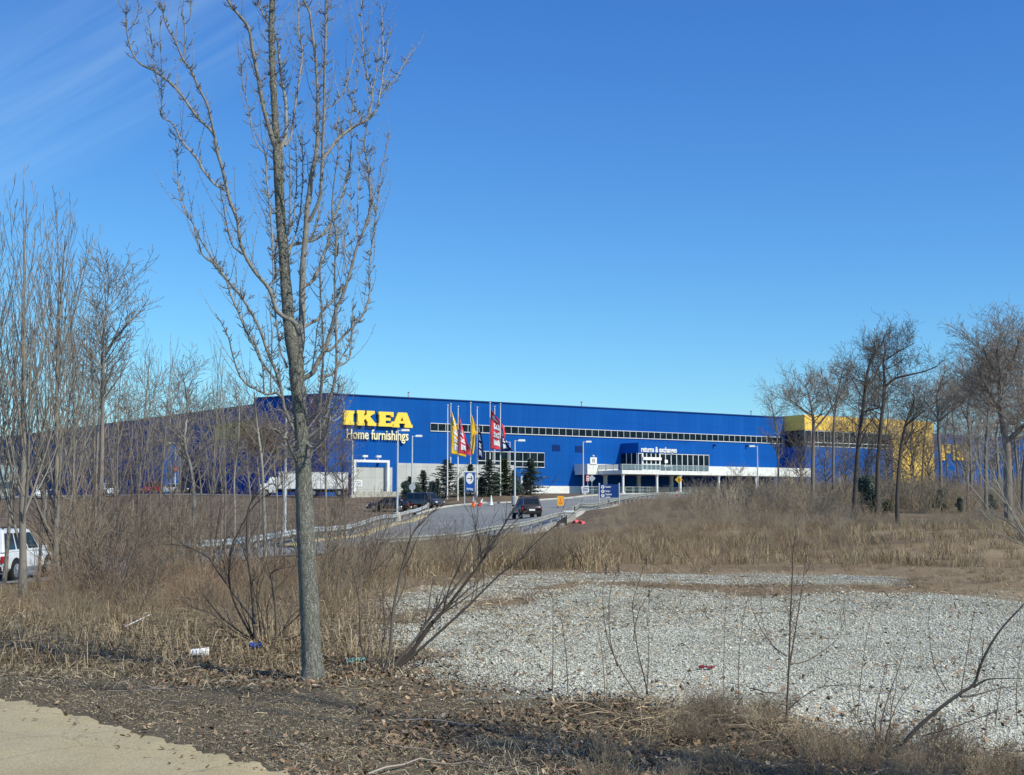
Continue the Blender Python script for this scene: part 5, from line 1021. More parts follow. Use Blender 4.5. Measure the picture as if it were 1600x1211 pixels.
def S_oak(H,dens=1.,rmin=.008,lo=.3): return [dict(K=9,n=8,wig=.075,up=.05,end=.15,rmin=rmin,Lref=H),
  dict(K=7,n=5,wig=.17,up=.07,num=13*dens,span=(lo,.98),ang=62,ratio=.42,rr=.5,tap=.5,end=.22,Lref=H*.4),
  dict(K=6,n=4,wig=.18,up=.05,num=9*dens,span=(.2,.98),ang=52,ratio=.46,rr=.5,tap=.4,end=.3,Lref=H*.17),
  dict(K=5,n=3,wig=.20,up=.04,num=7*dens,span=(.15,.98),ang=50,ratio=.50,rr=.55,tap=.3,end=.4,Lref=H*.08),
  dict(K=4,n=3,wig=.2,up=.03,num=5*dens,span=(.2,.98),ang=45,ratio=.5,rr=.6,tap=.2,end=.5,Lref=1)]
def make_tree(name,S,H,r0,mt,mb,rng,lean=(0,0)):
    """Empty > trunk, crown; base at origin"""
    t=bpy.data.objects.new(name,None); col.objects.link(t); tb=TB(); S=[dict(s) for s in S]
    grow(tb,(0,0,-.15),(lean[0],lean[1],1),H,r0,0,S,rng)
    # trunk = the one tube with n == S[0]['n'] and K == S[0]['K']
    key=(S[0]['K'],S[0]['n']); tt=TB(); tt.t[key]=tb.t.pop(key); 
    p,r,ti=tt.t[key][0]; r=list(r); r[0]*=1.35; tt.t[key][0]=(p,r,ti)
    tt.build('trunk',mt,t); tb.build('crown',mb,t); return t
def put(proto,g,s=1.,rz=0.,label=None,cat='tree',group=None,first=[],zs=None,sink=.0):
    o=proto if proto.name not in first else instance(proto); 
    if o is proto: first.append(proto.name)
    o.location=(float(g[0]),float(g[1]),gz(g[0],g[1])-sink); o.scale=(s,s,zs or s); o.rotation_euler=(0,0,rz); tagp(o,label,cat,group); return o
rt=random.Random(21)
H=8.
pearA=make_tree('young_tree',S_pear(H,.85),H,.085,M['twig_far'],M['twig_far'],rt); pearB=make_tree('young_tree',S_pear(H,.85),H,.08,M['twig_far'],M['twig_far'],rt); SU=S_pear(H,1.); SU[1].update(ang=26,num=15,ratio=.42,span=(.2,.95)); SU[2].update(ang=24,num=7); SU[3].update(num=4,ang=28)
pearC=make_tree('young_tree',SU,H,.06,M['twig_grey'],M['twig_far'],rt); pearD=make_tree('young_tree',SU,H,.055,M['twig_grey'],M['twig_far'],rt)
# left group: (px, Y, top py, proto, label)
LG='bare trees in the left grove'
left=[(36,23.,268,pearA,'tallest bare tree at the far left, its pale trunk in front of the white suv'),
 (88,25.5,300,pearB,'second tall bare tree from the left edge, crown merging with its neighbour'),
 (118,30,395,pearC,'bare tree with a crown top level with the pear limbs, third from the left'),
 (-25,26,330,pearB,'bare tree mostly outside the left edge of the view'),
 (150,34,440,pearC,'bare tree in front of the far end of the shaded wall'),
 (214,36,498,pearC,'slender bare tree with dense upright twigs above the end of the roof line'),
 (245,40,505,pearD,'slender bare tree just right of where the roof line meets the grove'),
 (276,44,545,pearD,'small bare tree in front of the sunlit blue tower'),
 (332,42,525,pearC,'slim upright bare tree left of the shaded yellow sign'),
 (352,46,520,pearD,'slim upright bare tree over the shaded yellow sign'),
 (182,30,500,pearD,'short bare tree among the brush left of the parked cars'),
 (60,36,470,pearD,'bare tree behind the two tallest ones on the left'),
 (5,33,420,pearC,'bare tree behind the leftmost trunk')]
for px,Y,pt,pr,lab in left:
    g=G(px,Y); h=P(px,pt,Y)[2]-gz(g[0],g[1]); put(pr,g,h/H*.90,rt.uniform(0,6.28),lab,'tree',LG)
# pale birch like stems
def stem_tree(pts,Y,wid,mat,label,side,seed,name='birch_tree',dep=.5,twL=(.4,1.3),nt=34,tmat='twig_far',cat='tree'):
    rr=random.Random(seed); s=smooth_poly(pts,4); gx=P(pts[0][0],pts[0][1],Y); z0=gz(gx[0],gx[1]); o=empty(name,(gx[0],gx[1],z0),0,label,cat)
    org=np.array(o.location); n=len(s); path=[P(a,b,Y+dep*math.sin(i*.5+seed)*i/n)-org for i,(a,b) in enumerate(s)]; path[0][2]=-.2
    rad=[wid/2*Y/F*(1-.75*i/(n-1)) for i in range(n)]; tb=TB(); tb.add(path,rad,7,.5); tb.build('trunk',M[mat],o); tb=TB(); path=np.array(path)
    S=[dict(K=6,n=4,wig=.1,up=.08,end=.25,rmin=.006,Lref=1.2),dict(K=5,n=3,wig=.12,up=.08,num=8,span=(.15,.98),ang=45,ratio=.45,rr=.55,tap=.3,end=.4,Lref=.6),dict(K=4,n=3,wig=.12,up=.05,num=3,span=(.2,.98),ang=40,ratio=.5,rr=.6,tap=.2,end=.5,Lref=1)]
    for k in range(nt):
        i=int(n*(.30+.68*k/nt)); i=min(i,n-2); a=rr.uniform(0,6.28); d=np.array((math.cos(a),math.sin(a)*.8,rr.uniform(.5,1.3))); grow(tb,path[i],d,rr.uniform(*twL)*(1.25-.5*i/n),rad[i]*.5,0,S,rr)
    tb.build('crown',M[tmat],o); return o
stem_tree([(415,862),(412,780),(409,720),(404,680),(399,640),(397,612)],40,6,'twig_pale','pale snapped stem rising to the store corner, bare at its tip',0,1,nt=14,twL=(.5,1.6))
stem_tree([(300,880),(303,800),(302,752),(296,722),(289,700),(290,670),(293,640),(290,610),(287,590)],42,6.5,'twig_pale','crooked pale greenish stem right of the sunlit blue tower',0,2,nt=40,twL=(.6,2.0))
stem_tree([(366,880),(367,800),(366,750),(370,710),(373,680),(374,640),(372,610)],44,3.5,'twig_pale','thin pale stem in front of the shaded yellow sign',0,3,nt=14,twL=(.4,1.2))
stem_tree([(150,900),(158,760),(160,660),(161,600),(163,560),(172,540),(190,518),(204,499)],32,8,'twig_grey','broken topped tree with a thick pale arm pointing up to the right',0,4,nt=26,twL=(.5,1.6))
stem_tree([(148,870),(152,700),(158,600),(160,530),(168,470),(172,440)],32.5,4,'twig_far','thin leaning tree behind the broken topped one',0,5,nt=40,twL=(.5,1.8))
stem_tree([(510,830),(509,760),(508,700),(507,660),(508,630)],70,4,'twig_grey','small reddish twigged tree right of the pear trunk before the blue corner',0,6,nt=60,twL=(1.0,2.8),tmat='twig_red')
stem_tree([(540,830),(538,780),(533,730),(530,690)],66,3,'twig_red','reddish twiggy sapling beside the pale screen wall',0,7,nt=46,twL=(.8,2.2),tmat='twig_red')
stem_tree([(482,830),(484,760),(486,700),(490,655)],62,3,'twig_red','reddish twiggy sapling directly behind the pear trunk',0,8,nt=40,twL=(.8,2.2),tmat='twig_red')
# right hand trees
RG='bare trees on the right'
def traced_oak(stems,Y,label,seed,tmat='twig_dark',dens=1.,twr=(1.,2.6),name='bare_tree',nt=44,mind=.32):
    nt=nt*(.8 if nt==60 else 1.); dens=min(dens,1.)
    rr=random.Random(seed); p0=stems[0][0]; gx=P(p0[0],p0[1],Y); z0=gz(gx[0],gx[1]); o=empty(name,(gx[0],gx[1],z0),0,label,'tree',RG); org=np.array(o.location); tb=TB(); tk=TB()
    S=[dict(K=8,n=4,wig=.11,up=.07,end=.2,rmin=.0075,Lref=2.2),dict(K=6,n=3,wig=.13,up=.06,num=8*dens,span=(.12,.98),ang=40,ratio=.52,rr=.5,tap=.35,end=.35,Lref=1.1),dict(K=5,n=3,wig=.15,up=.05,num=5*dens,span=(.15,.98),ang=38,ratio=.52,rr=.6,tap=.2,end=.5,Lref=.55),dict(K=4,n=3,wig=.15,up=.04,num=2.5*dens,span=(.2,.98),ang=36,ratio=.5,rr=.6,tap=.2,end=.5,Lref=.5)]
    for si,st in enumerate(stems):
        w=st[0][2] if len(st[0])>2 else 6; s=smooth_poly([(a[0],a[1]) for a in st],4); ww=np.interp(np.linspace(0,1,len(s)),np.linspace(0,1,len(st)),[a[2] for a in st]); n=len(s); dz=rr.uniform(-2.2,2.2)*(0 if si==0 else 1)
        path=[P(a,b,Y+dz*(i/n)**1.2)-org for i,(a,b) in enumerate(s)]
        if si==0: path[0][2]=min(path[0][2],-.2)
        rad=[v/2*Y/F for v in ww]; (tk if si==0 else tb).add(path,rad,8 if si==0 else 6,.4); path=np.array(path)
        m=int(nt*.62*(1 if si==0 else .5)); lo=mind if si==0 else .15
        for k in range(m):
            i=min(int(n*(lo+(.99-lo)*k/m)),n-2); a=rr.uniform(0,6.28); d=np.array((math.cos(a),math.sin(a),rr.uniform(.1,1.1))); grow(tb,path[i],d,rr.uniform(*twr)*1.25*(1.4-.8*i/n),max(rad[i]*.36,.012),0,S,rr)
    tk.build('trunk',M['twig_dark' if tmat!='twig_grey' else 'twig_grey'],o); tb.build('crown',M[tmat],o); return o
traced_oak([[(1333,818,9),(1336,770,7.5),(1339,720,6.5),(1343,680,6),(1350,625,5.2),(1354,590,4.5),(1362,560,3.6),(1376,540,2.5),(1382,527,1.2)],[(1352,610,3),(1366,590,2.4),(1375,570,1.6),(1378,560,1)],[(1345,645,3),(1363,640,2.2),(1380,636,1.2)]],78,'left of the three dark slim trunks, leaning slightly right, before the yellow block',1,twr=(.9,2.2))
traced_oak([[(1370,806,8.5),(1371,760,7.5),(1372,720,7),(1377,660,6),(1381,620,5.5),(1382,590,4.5),(1380,567,3.6),(1383,548,2.6),(1380,528,1.2)],[(1382,606,4.5),(1398,592,3.6),(1420,586,2.8),(1445,580,2),(1465,572,1.2)],[(1385,562,3),(1398,553,2.2),(1412,545,1.6),(1430,535,.9)]],82,'middle of the three dark slim trunks with one long limb reaching right',2,twr=(.9,2.4))
traced_oak([[(1402,822,7.5),(1402,780,6.5),(1404,740,6),(1408,700,5),(1414,668,4.2),(1421,645,3),(1429,625,1.6),(1428,615,1)],[(1414,665,3),(1432,652,2.2),(1445,640,1.2)]],74,'right of the three dark slim trunks, ending lower than the other two',3,twr=(.8,2.0),nt=36)
traced_oak([[(1270,800,6),(1270,730,6),(1271,690,5.5),(1271,660,5),(1268,635,3.8),(1262,612,2.6),(1258,600,1.4)],[(1272,672,4),(1290,650,3.4),(1305,630,2.6),(1322,605,1.6),(1330,592,1)],[(1270,650,3),(1255,640,2.4),(1240,628,1.4),(1232,622,.9)]],92,'spreading grey tree standing where the blue wall meets the yellow block',4,'twig_grey',1.,(1.,2.5),nt=46,mind=.5)
traced_oak([[(1302,800,4),(1302,720,4),(1303,670,4),(1306,630,3.4),(1312,600,2.4),(1318,575,1.2)],[(1304,650,3),(1296,620,2.2),(1290,590,1.2)]],96,'thin grey tree right behind the spreading grey one',5,'twig_grey',1,(1.,2.3),nt=34,mind=.5)
traced_oak([[(1470,800,5),(1470,730,5),(1467,690,5),(1466,650,4.6),(1464,620,3.6),(1470,600,2.6),(1477,580,1.2)],[(1467,660,3.4),(1482,645,3),(1500,633,2.2),(1512,615,1.2)],[(1465,655,3),(1455,640,2.4),(1443,622,1.2)]],96,'forked tree standing at the right edge of the yellow wall',6,'twig_grey',1,(1.,2.6),nt=44,mind=.4)
traced_oak([[(1576,805,15),(1575,760,14),(1574,720,13),(1572,690,12),(1566,660,9),(1562,620,7),(1563,580,5.5),(1558,555,4),(1562,530,2.4),(1568,518,1.2)],[(1576,688,9),(1590,675,7),(1608,655,5),(1625,630,3)],[(1567,650,5),(1552,625,4),(1538,598,3),(1530,570,1.4)],[(1563,600,4),(1580,570,3.4),(1588,548,2.4),(1592,525,1.2)],[(1562,590,3),(1545,565,2.4),(1535,540,1.2)]],66,'big thick trunked tree at the right edge forking above the brush',7,'twig_grey',1.15,(.9,2.3),nt=60,mind=.45)
traced_oak([[(1541,800,6),(1540,740,6),(1541,690,5),(1545,640,4.6),(1548,600,4),(1545,575,3),(1550,545,1.4)],[(1545,630,3),(1530,600,2.4),(1522,575,1.2)]],88,'tree just left of the thick trunked one, crown mixing with it',8,'twig_grey',1.1,(1.,2.6),nt=52,mind=.4)
traced_oak([[(1518,800,4.5),(1517,730,4.5),(1515,680,4),(1512,640,3.6),(1520,600,2.4),(1516,575,1.2)],[(1514,660,2.8),(1503,640,2),(1498,615,1.2)]],102,'slimmer tree behind, between the forked tree and the thick one',9,'twig_grey',1.,(1.1,2.8),nt=50,mind=.35)
traced_oak([[(1598,810,8),(1600,740,7.5),(1606,680,7),(1600,630,5),(1596,590,4),(1602,555,3),(1606,530,1.4)],[(1600,640,4),(1585,610,3),(1578,580,1.6)]],84,'tree at the very right edge of the view',10,'twig_grey',1.1,(1.,2.6),nt=44,mind=.35)
traced_oak([[(1440,800,3),(1441,750,3),(1443,700,2.6),(1448,660,2),(1452,640,1)]],104,'thin sapling before the yellow wall',11,'twig_grey',.9,(.8,2.),nt=34,mind=.35)
traced_oak([[(1500,800,3.5),(1496,740,3.5),(1492,690,3),(1488,640,2.4),(1492,610,1.2)]],110,'thin tree before the low blue wing',12,'twig_grey',1,(1.,2.6),nt=44,mind=.35)
traced_oak([[(1625,830,12),(1628,760,11),(1632,700,10),(1625,640,7),(1615,590,5),(1620,540,3)],[(1628,690,6),(1605,660,4),(1590,640,2)]],60,'tree trunk just outside the right edge whose branches reach into view',13,'twig_grey',1.,(1.,2.6),nt=44,mind=.35)
for i,(px,Y,w_,pt) in enumerate(((1425,118,3,600),(1340,120,3,612),(1478,122,3,598),(1530,118,3.5,580),(1558,108,4,560),(1588,112,4,550),(1385,124,3,596))):
    traced_oak([[(px,800,w_),(px+2,740,w_),(px-2,690,w_*.8),(px+3,650,w_*.6),(px+1,(650+pt)/2,w_*.4),(px+4,pt,1)]],Y,['hazy thin tree behind the three dark trunks','hazy thin tree in front of the yellow band','hazy thin tree right of the forked tree','hazy tree behind the slimmer woods tree','hazy tall tree behind the thick trunk','hazy tall tree near the right edge','hazy thin tree behind the middle dark trunk'][i],30+i,'twig_grey',1,(1.3,3.2),nt=44,mind=.35)
_sl=['slim grey sapling before the left end of the shaded wall','slim grey sapling over the middle of the shaded wall','slim grey sapling left of the sunlit blue tower','slim brown sapling right of the sunlit blue tower','slim brown sapling under the shaded yellow sign','slim grey sapling left of the snapped pale stem','slim reddish sapling right of the snapped pale stem','slim grey sapling between the tall tree and the broken topped tree','slim reddish sapling before the red parked car','slim grey sapling beneath the roof line of the shaded wall','slim grey sapling near the box truck cab','slim reddish sapling left of the pear trunk']
for i,(px,pt,Y) in enumerate(((128,560,46),(178,590,50),(232,600,52),(312,640,54),(345,660,50),(388,650,56),(430,690,52),(106,520,44),(205,640,48),(264,610,56),(440,720,60),(404,700,46))):
    stem_tree([(px,840),(px+3,780),(px-2,720),(px+2,(720+pt)/2),(px+1,pt)],Y,3.4,'twig_grey',_sl[i],0,60+i,name='sapling',nt=38,twL=(.8,2.2),tmat='twig_red' if i in (6,8,11) else 'twig_far',cat='sapling')
_sr=['brown grey small tree where the white parapet ends','low twiggy tree under the yellow band','low twiggy tree between left and middle dark trunks','low twiggy tree before the yellow block windows','low twiggy tree between middle and right dark trunks','low twiggy tree just right of the right dark trunk','low twiggy tree before the yellow wall','low twiggy tree left of the forked tree','low twiggy tree beside the low blue wing']
for i,(px,pt,Y) in enumerate(((1252,700,98),(1290,670,100),(1355,665,100),(1322,668,104),(1388,672,102),(1405,680,108),(1425,690,98),(1452,700,100),(1510,690,100))):
    stem_tree([(px,800),(px+2,760),(px-2,730),(px+3,(720+pt)/2),(px+1,pt)],Y,3.4,'twig_grey',_sr[i],0,80+i,name='small_tree',nt=50,twL=(1.0,2.6),tmat='twig_grey')
# lone slim tree before the parapet and the tall antenna like twig
stem_tree([(1217,790),(1216,740),(1215,700),(1213,670),(1208,645),(1204,625)],100,3.4,'twig_grey','thin bare tree in front of the right end of the white parapet',0,21,nt=46,twL=(.8,2.4),tmat='twig_grey')
stem_tree([(1153,790),(1154,760),(1155,735)],104,2.4,'twig_pale','short pale sapling under the terrace between two columns',0,22,nt=20,twL=(.5,1.4),tmat='twig_grey')
# evergreens by the flagpoles
def conifer(name,H,rb,seed,mat,dens=1.):
    rr=random.Random(seed); t=bpy.data.objects.new(name,None); col.objects.link(t); tb=TB(); tb.add([(0,0,-.2),(0,0,H*.5),(0,0,H)],[.11,.07,.02],7,.4); tb.build('trunk',M['twig_dark'],t)
    Q=[];T=[];n=int(170*dens)
    V=[];Fq=[];
    for k in range(n):
        z=H*(.04+.94*(k/n)**.85); a=k*2.4+rr.gauss(0,.3); L=rb*(1-z/H)**.75*rr.uniform(.35,1.45)+.10; dz=rr.uniform(-.15,.35)
        d=np.array((math.cos(a),math.sin(a),dz)); d=nrm(d); side=nrm(np.cross(d,(0,0,1))); upv=np.cross(side,d); m=int(5+L*9)
        for j in range(m):
            f=(j+.5)/m; c=np.array((0,0,z))+d*L*f; ww=(.18*(1-f*.6)+.05)*rr.uniform(.7,1.3)
            for s in (-1,1):
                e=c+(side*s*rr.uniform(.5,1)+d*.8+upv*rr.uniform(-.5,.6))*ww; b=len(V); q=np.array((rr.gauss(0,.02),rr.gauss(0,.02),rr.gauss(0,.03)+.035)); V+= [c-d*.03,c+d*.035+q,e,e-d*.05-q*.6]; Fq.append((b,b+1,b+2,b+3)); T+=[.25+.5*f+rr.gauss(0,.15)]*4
    mesh_np('crown',np.array(V),np.array(Fq),M[mat],t,np.array(T)); return t
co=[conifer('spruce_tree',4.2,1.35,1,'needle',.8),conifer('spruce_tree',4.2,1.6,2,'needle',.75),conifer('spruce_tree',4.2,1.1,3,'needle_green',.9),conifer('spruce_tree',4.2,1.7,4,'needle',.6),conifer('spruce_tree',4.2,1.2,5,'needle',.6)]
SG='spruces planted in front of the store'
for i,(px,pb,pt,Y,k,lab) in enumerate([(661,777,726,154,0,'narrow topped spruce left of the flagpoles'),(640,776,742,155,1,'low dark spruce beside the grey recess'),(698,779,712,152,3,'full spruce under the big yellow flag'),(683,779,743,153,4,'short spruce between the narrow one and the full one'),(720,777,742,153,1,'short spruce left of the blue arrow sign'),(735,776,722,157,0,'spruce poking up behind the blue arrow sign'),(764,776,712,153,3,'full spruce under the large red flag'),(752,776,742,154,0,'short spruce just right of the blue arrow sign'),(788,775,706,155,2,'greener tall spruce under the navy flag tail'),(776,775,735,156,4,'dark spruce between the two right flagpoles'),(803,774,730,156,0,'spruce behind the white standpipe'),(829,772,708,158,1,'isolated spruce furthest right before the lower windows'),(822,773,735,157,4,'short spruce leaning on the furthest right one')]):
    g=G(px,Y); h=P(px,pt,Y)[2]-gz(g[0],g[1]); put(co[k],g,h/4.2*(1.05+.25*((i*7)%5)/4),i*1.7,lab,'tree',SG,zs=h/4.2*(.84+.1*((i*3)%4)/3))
_yl=['low dark yew at the left end of the planting, by the octagonal sign','low dark yew left of the narrow topped spruce','low dark yew between the narrow topped spruce and the yellow flag spruce','low dark yew behind the blue arrow sign posts','low dark yew right of the thick flagpole','low dark yew under the right flagpoles','low dark yew left of the white standpipe']
def cedar(H,rb,seed,mat):
    rr=random.Random(seed); t=bpy.data.objects.new('evergreen_tree',None); col.objects.link(t); tb=TB(); tb.add([(0,0,-.2),(.05,0,H*.5),(0,.05,H*.95)],[.12,.08,.02],7,.4); tb.build('trunk',M['twig_dark'],t); V=[];Fq=[];T=[]
    lob=[(rr.uniform(-.5,.5)*rb,rr.uniform(-.5,.5)*rb,H*rr.uniform(.15,.9),rb*rr.uniform(.35,.6)) for _ in range(16)]
    for (cx_,cy_,cz_,cr_) in lob:
        for _ in range(520):
            d=nrm(np.array((rr.gauss(0,1),rr.gauss(0,1),rr.gauss(0,1)))); r_=cr_*(1-H*0)*rr.uniform(.35,1.15)*(1.1-.5*cz_/H); c=np.array((cx_*(1.2-cz_/H),cy_*(1.2-cz_/H),cz_))+d*r_*np.array((1,1,.9)); s=rr.uniform(.05,.13); a=nrm(np.array((rr.gauss(0,1),rr.gauss(0,1),rr.gauss(.4,1)))); b_=nrm(np.cross(a,d)); b=len(V); V+=[c,c+a*s+b_*s*.4,c+a*s*2,c+a*s-b_*s*.4]; Fq.append((b,b+1,b+2,b+3)); T+=[min(1,max(0,rr.gauss(.45,.22)))]*4
    mesh_np('crown',np.array(V),np.array(Fq),M[mat],t,np.array(T)); return t
ce=[cedar(3.6,1.5,1,'needle'),cedar(3.6,1.4,2,'needle_green')]
for i,(px,Y,s) in enumerate(((634,153,.62),(652,151,.55),(676,151,.6),(722,156,.6),(752,156,.62),(776,155,.6),(808,154,.55))):
    put(ce[0],G(px,Y),s*1.15,i*.9,_yl[i],'shrub','low yews between the spruces',zs=s)
# dark evergreens in the right understorey
for i,(px,pt,Y,k,s,lab) in enumerate([(1356,742,83,0,1.,'dark cedar just right of the left dark trunk'),(1387,778,84,1,1.,'low bright green cedar between the middle and right dark trunks'),(1472,762,92,0,1.1,'dark evergreen under the forked tree'),(1500,776,88,0,.9,'small dark evergreen right of the forked tree'),(1548,772,92,0,1.,'dark evergreen just left of the thick trunk')]):
    g=G(px,Y); h=P(px,pt,Y)[2]-gz(g[0],g[1]); c=put(ce[k],g,h/3.6*s,i*1.3,lab,'tree','evergreens among the right trees',zs=h/3.6)
# ---------------- shrubs in front, stems traced
def shrub(base,stems,Y,label,mat,seed,cat='shrub',tw=1.,dep=.8,rmin=.0016,name='shrub',budL=.0,twl=(.12,.5)):
    rr=random.Random(seed); b=P(base[0],base[1],Y); z0=gz(b[0],b[1]); org=np.array((b[0],b[1],z0)); tb=TB(); zoff=z0-b[2]
    S=[dict(K=6,n=4,wig=.09,up=.07,end=.3,rmin=rmin,Lref=.4),dict(K=4,n=3,wig=.12,up=.06,num=4,span=(.2,.97),ang=42,ratio=.42,rr=.6,tap=.3,end=.5,Lref=1)]
    for si,(w,pts) in enumerate(stems):
        s=smooth_poly(pts,4); n=len(s); dz=rr.uniform(-dep,dep); path=[P(a,q,Y+dz*(i/n))-org for i,(a,q) in enumerate(s)]
        for i in range(n): path[i]=path[i]+np.array((0,0,zoff*(1-i/n)))
        rad=[max(w/2*Y/F*(1-.8*i/(n-1)),rmin) for i in range(n)]; tb.add(path,rad,6,rr.uniform(.2,.6)); path=np.array(path); tot=np.linalg.norm(np.diff(path,axis=0),axis=1).sum()
        for k in range(int(tot*7*tw)):
            i=min(int(n*rr.uniform(.2,.98)),n-2); t=nrm(path[i+1]-path[i]); a=rr.uniform(0,6.28); d=t*.9+np.array((math.cos(a),math.sin(a),.1))*.55; grow(tb,path[i]+(path[i+1]-path[i])*rr.random(),d,rr.uniform(*twl)*(1.2-.5*i/n),max(rad[i]*.5,rmin*1.2),0,S,rr)
        for k in range(int(tot*16)):
            i=rr.randint(1,n-2); q=path[i]+(path[i+1]-path[i])*rr.random(); t=nrm(path[i+1]-path[i]); a=rr.uniform(0,6.28); d=nrm(t+np.array((math.cos(a),math.sin(a),0))*1.2); tb.add([q,q+d*.008,q+d*.014,q+d*.02],[.0016,.0016,.0028,.0006],3,rr.uniform(.1,.8))
    o=tb.build(name,M[mat],None,loc=org); tagp(o,label,cat); return o
g14=lambda px,py:float(PG(px,py)[1])
shrub((400,1010),[(6,[(401,1012),(398,990),(395,942),(392,909),(386,861),(386,830),(387,803),(393,785),(405,770),(425,755)]),(4,[(400,1010),(385,983),(369,951),(359,919),(358,884),(362,856),(376,826),(389,801),(408,780),(440,762)]),(4,[(398,1005),(394,972),(378,948),(362,926),(341,896),(325,872),(306,861),(285,853),(255,851)]),(3,[(402,1008),(390,985),(374,940),(368,900),(366,870)]),(4,[(428,1008),(431,990),(430,953),(427,923),(423,902),(427,894),(440,889),(468,884)]),(3,[(426,1009),(440,990),(452,970),(470,950),(490,930)]),(3,[(428,1008),(445,985),(460,970),(492,940),(520,905)]),(3,[(405,1008),(375,990),(345,965),(325,940),(318,930)]),(2.5,[(400,1010),(370,1000),(350,985),(330,975)]),(2.5,[(415,1010),(412,980),(405,950),(398,930),(392,910)]),(2.5,[(420,1010),(418,980),(420,940),(450,900),(470,870)]),(2.5,[(398,1008),(360,985),(330,960),(300,950)]),(2.5,[(432,1007),(455,1000),(480,985)]),(2,[(410,1010),(403,960),(402,915),(415,880),(420,850)])],g14(400,1010),'many stemmed bushy shrub left of the pear trunk with litter at its foot','twig_dark',1,dep=.5,tw=1.3)
shrub((606,1052),[(6,[(600,1054),(609,1018),(613,967),(618,934),(629,885),(642,840),(655,820),(676,800),(700,775),(715,745)]),(9,[(608,1053),(625,1035),(645,1016),(671,978),(694,954),(720,920),(752,878),(778,836),(800,800),(822,765)]),(6,[(606,1052),(630,1022),(649,1000),(676,960),(716,911),(740,880),(765,850),(800,820),(835,785)]),(5,[(610,1053),(649,1021),(685,989),(727,951),(756,922),(783,896),(810,876),(845,840),(880,812)]),(4,[(598,1054),(585,1045),(573,1030),(564,1009),(562,967),(560,934),(553,900),(548,880)]),(2.5,[(600,1052),(596,1020),(602,980),(598,930),(604,880)]),(3,[(694,954),(700,925),(715,890),(728,860),(742,830),(748,800)]),(2.5,[(752,878),(750,850),(742,820),(735,790)])],g14(606,1052),'leaning shrub right of the pear trunk, stems swept right across the gravel','twig_dark',2,dep=.5)
shrub((1397,1176),[(7,[(1397,1178),(1408,1160),(1420,1143),(1442,1121),(1473,1096),(1502,1076),(1522,1063),(1531,1038),(1542,1014),(1556,991),(1572,971),(1587,956),(1605,938),(1630,915)]),(4,[(1520,1064),(1534,1058),(1545,1056),(1570,1057),(1610,1059)]),(4,[(1500,1078),(1518,1080),(1531,1079),(1565,1072),(1610,1070)]),(2,[(1440,1140),(1480,1132),(1520,1120),(1560,1108),(1600,1095)])],g14(1397,1178),'dark bare branch arching over the gravel in the near right corner','twig_dark',3,tw=.35,dep=.3)
shrub((1229,1128),[(4,[(1229,1135),(1229,1108),(1232,1050),(1235,966),(1238,894),(1239,860),(1244,835)]),(3,[(1231,1050),(1240,997),(1247,955),(1255,902),(1259,862)]),(2.5,[(1230,1020),(1211,1008),(1190,981),(1175,950),(1168,930)]),(2.5,[(1233,1032),(1256,1030),(1280,1018),(1305,1000),(1322,976)]),(2,[(1229,1105),(1255,1085),(1290,1070)]),(2,[(1229,1110),(1200,1095),(1180,1080)])],g14(1229,1130),'slender upright sapling with two leaders standing on the gravel edge','twig_red',4,tw=.8,dep=.2,name='sapling',cat='sapling',twl=(.08,.3))
def weed(px,py,stems,label,seed,heads=()):
    Y=g14(px,py); o=shrub((px,py),stems,Y,label,'twig_red' if seed%2 else 'brush',seed,tw=.25,dep=.25,name='dry_weed',cat='dry weed',rmin=.0015,twl=(.04,.16))
    rr=random.Random(seed); tb=TB()
    for hx,hy in heads:
        tb=TB()
        for k in range(26): q=P(hx,hy,Y)-np.array(o.location)+np.array((rr.gauss(0,.012),rr.gauss(0,.012),rr.gauss(0,.035))); d=np.array((rr.gauss(0,1),rr.gauss(0,1),rr.gauss(.5,1))); d=nrm(d)*.014; tb.add([q,q+d*.5,q+d],[.0012,.0026,.0008],3,rr.uniform(.1,.7))
        c_=P(hx,hy,Y)-np.array(o.location); tb.add([c_-np.array((0,0,.05)),c_,c_+np.array((0,0,.05))],[.002,.005,.002],5,.3); tb.build('seed_head',M['twig_dark'],o)
weed(1005,1090,[(2.6,[(1000,1090),(973,1050),(952,1005),(944,966),(942,921),(947,892)]),(2.2,[(965,1040),(953,995),(953,926),(966,890)]),(2.6,[(1013,1085),(1005,1050),(997,1018),(990,966),(989,939),(998,910),(1008,878)]),(2,[(1010,1085),(1013,1040),(1014,990),(1014,930)]),(2,[(990,1000),(992,980),(1000,950),(1020,920),(1040,905)])],'tall curved dry weeds with dark seed heads standing before the gravel',11,[(947,889),(966,889),(1010,876),(1014,928)])
weed(946,1100,[(2,[(946,1100),(942,1030),(936,990),(932,960)]),(1.8,[(948,1100),(948,1040),(940,1000)])],'pair of short thin weed stems left of the tall curved ones',12)
weed(866,1085,[(2,[(863,1080),(864,1020),(864,980),(863,935),(848,915)]),(2,[(888,1092),(885,1030),(880,985),(872,950),(866,940)])],'two thin red weed stems in the middle of the gravel',13)
weed(1340,1120,[(1.8,[(1340,1120),(1345,1060),(1353,1000),(1362,960),(1368,930)]),(1.6,[(1338,1115),(1330,1070),(1325,1050)])],'thin weed stem leaning right beside the upright sapling',14)
weed(1462,1085,[(1.8,[(1480,1080),(1462,1045),(1454,1010),(1451,970),(1454,945)]),(1.8,[(1496,1110),(1505,1060),(1515,1000),(1523,950),(1530,915)])],'two thin weeds crossing behind the arching branch',15)
weed(1155,1110,[(1.8,[(1155,1100),(1154,1040),(1158,990),(1168,935),(1185,895),(1215,845)]),(1.5,[(1130,1105),(1131,1030),(1133,960),(1134,900)])],'thin weeds left of the upright sapling',16)
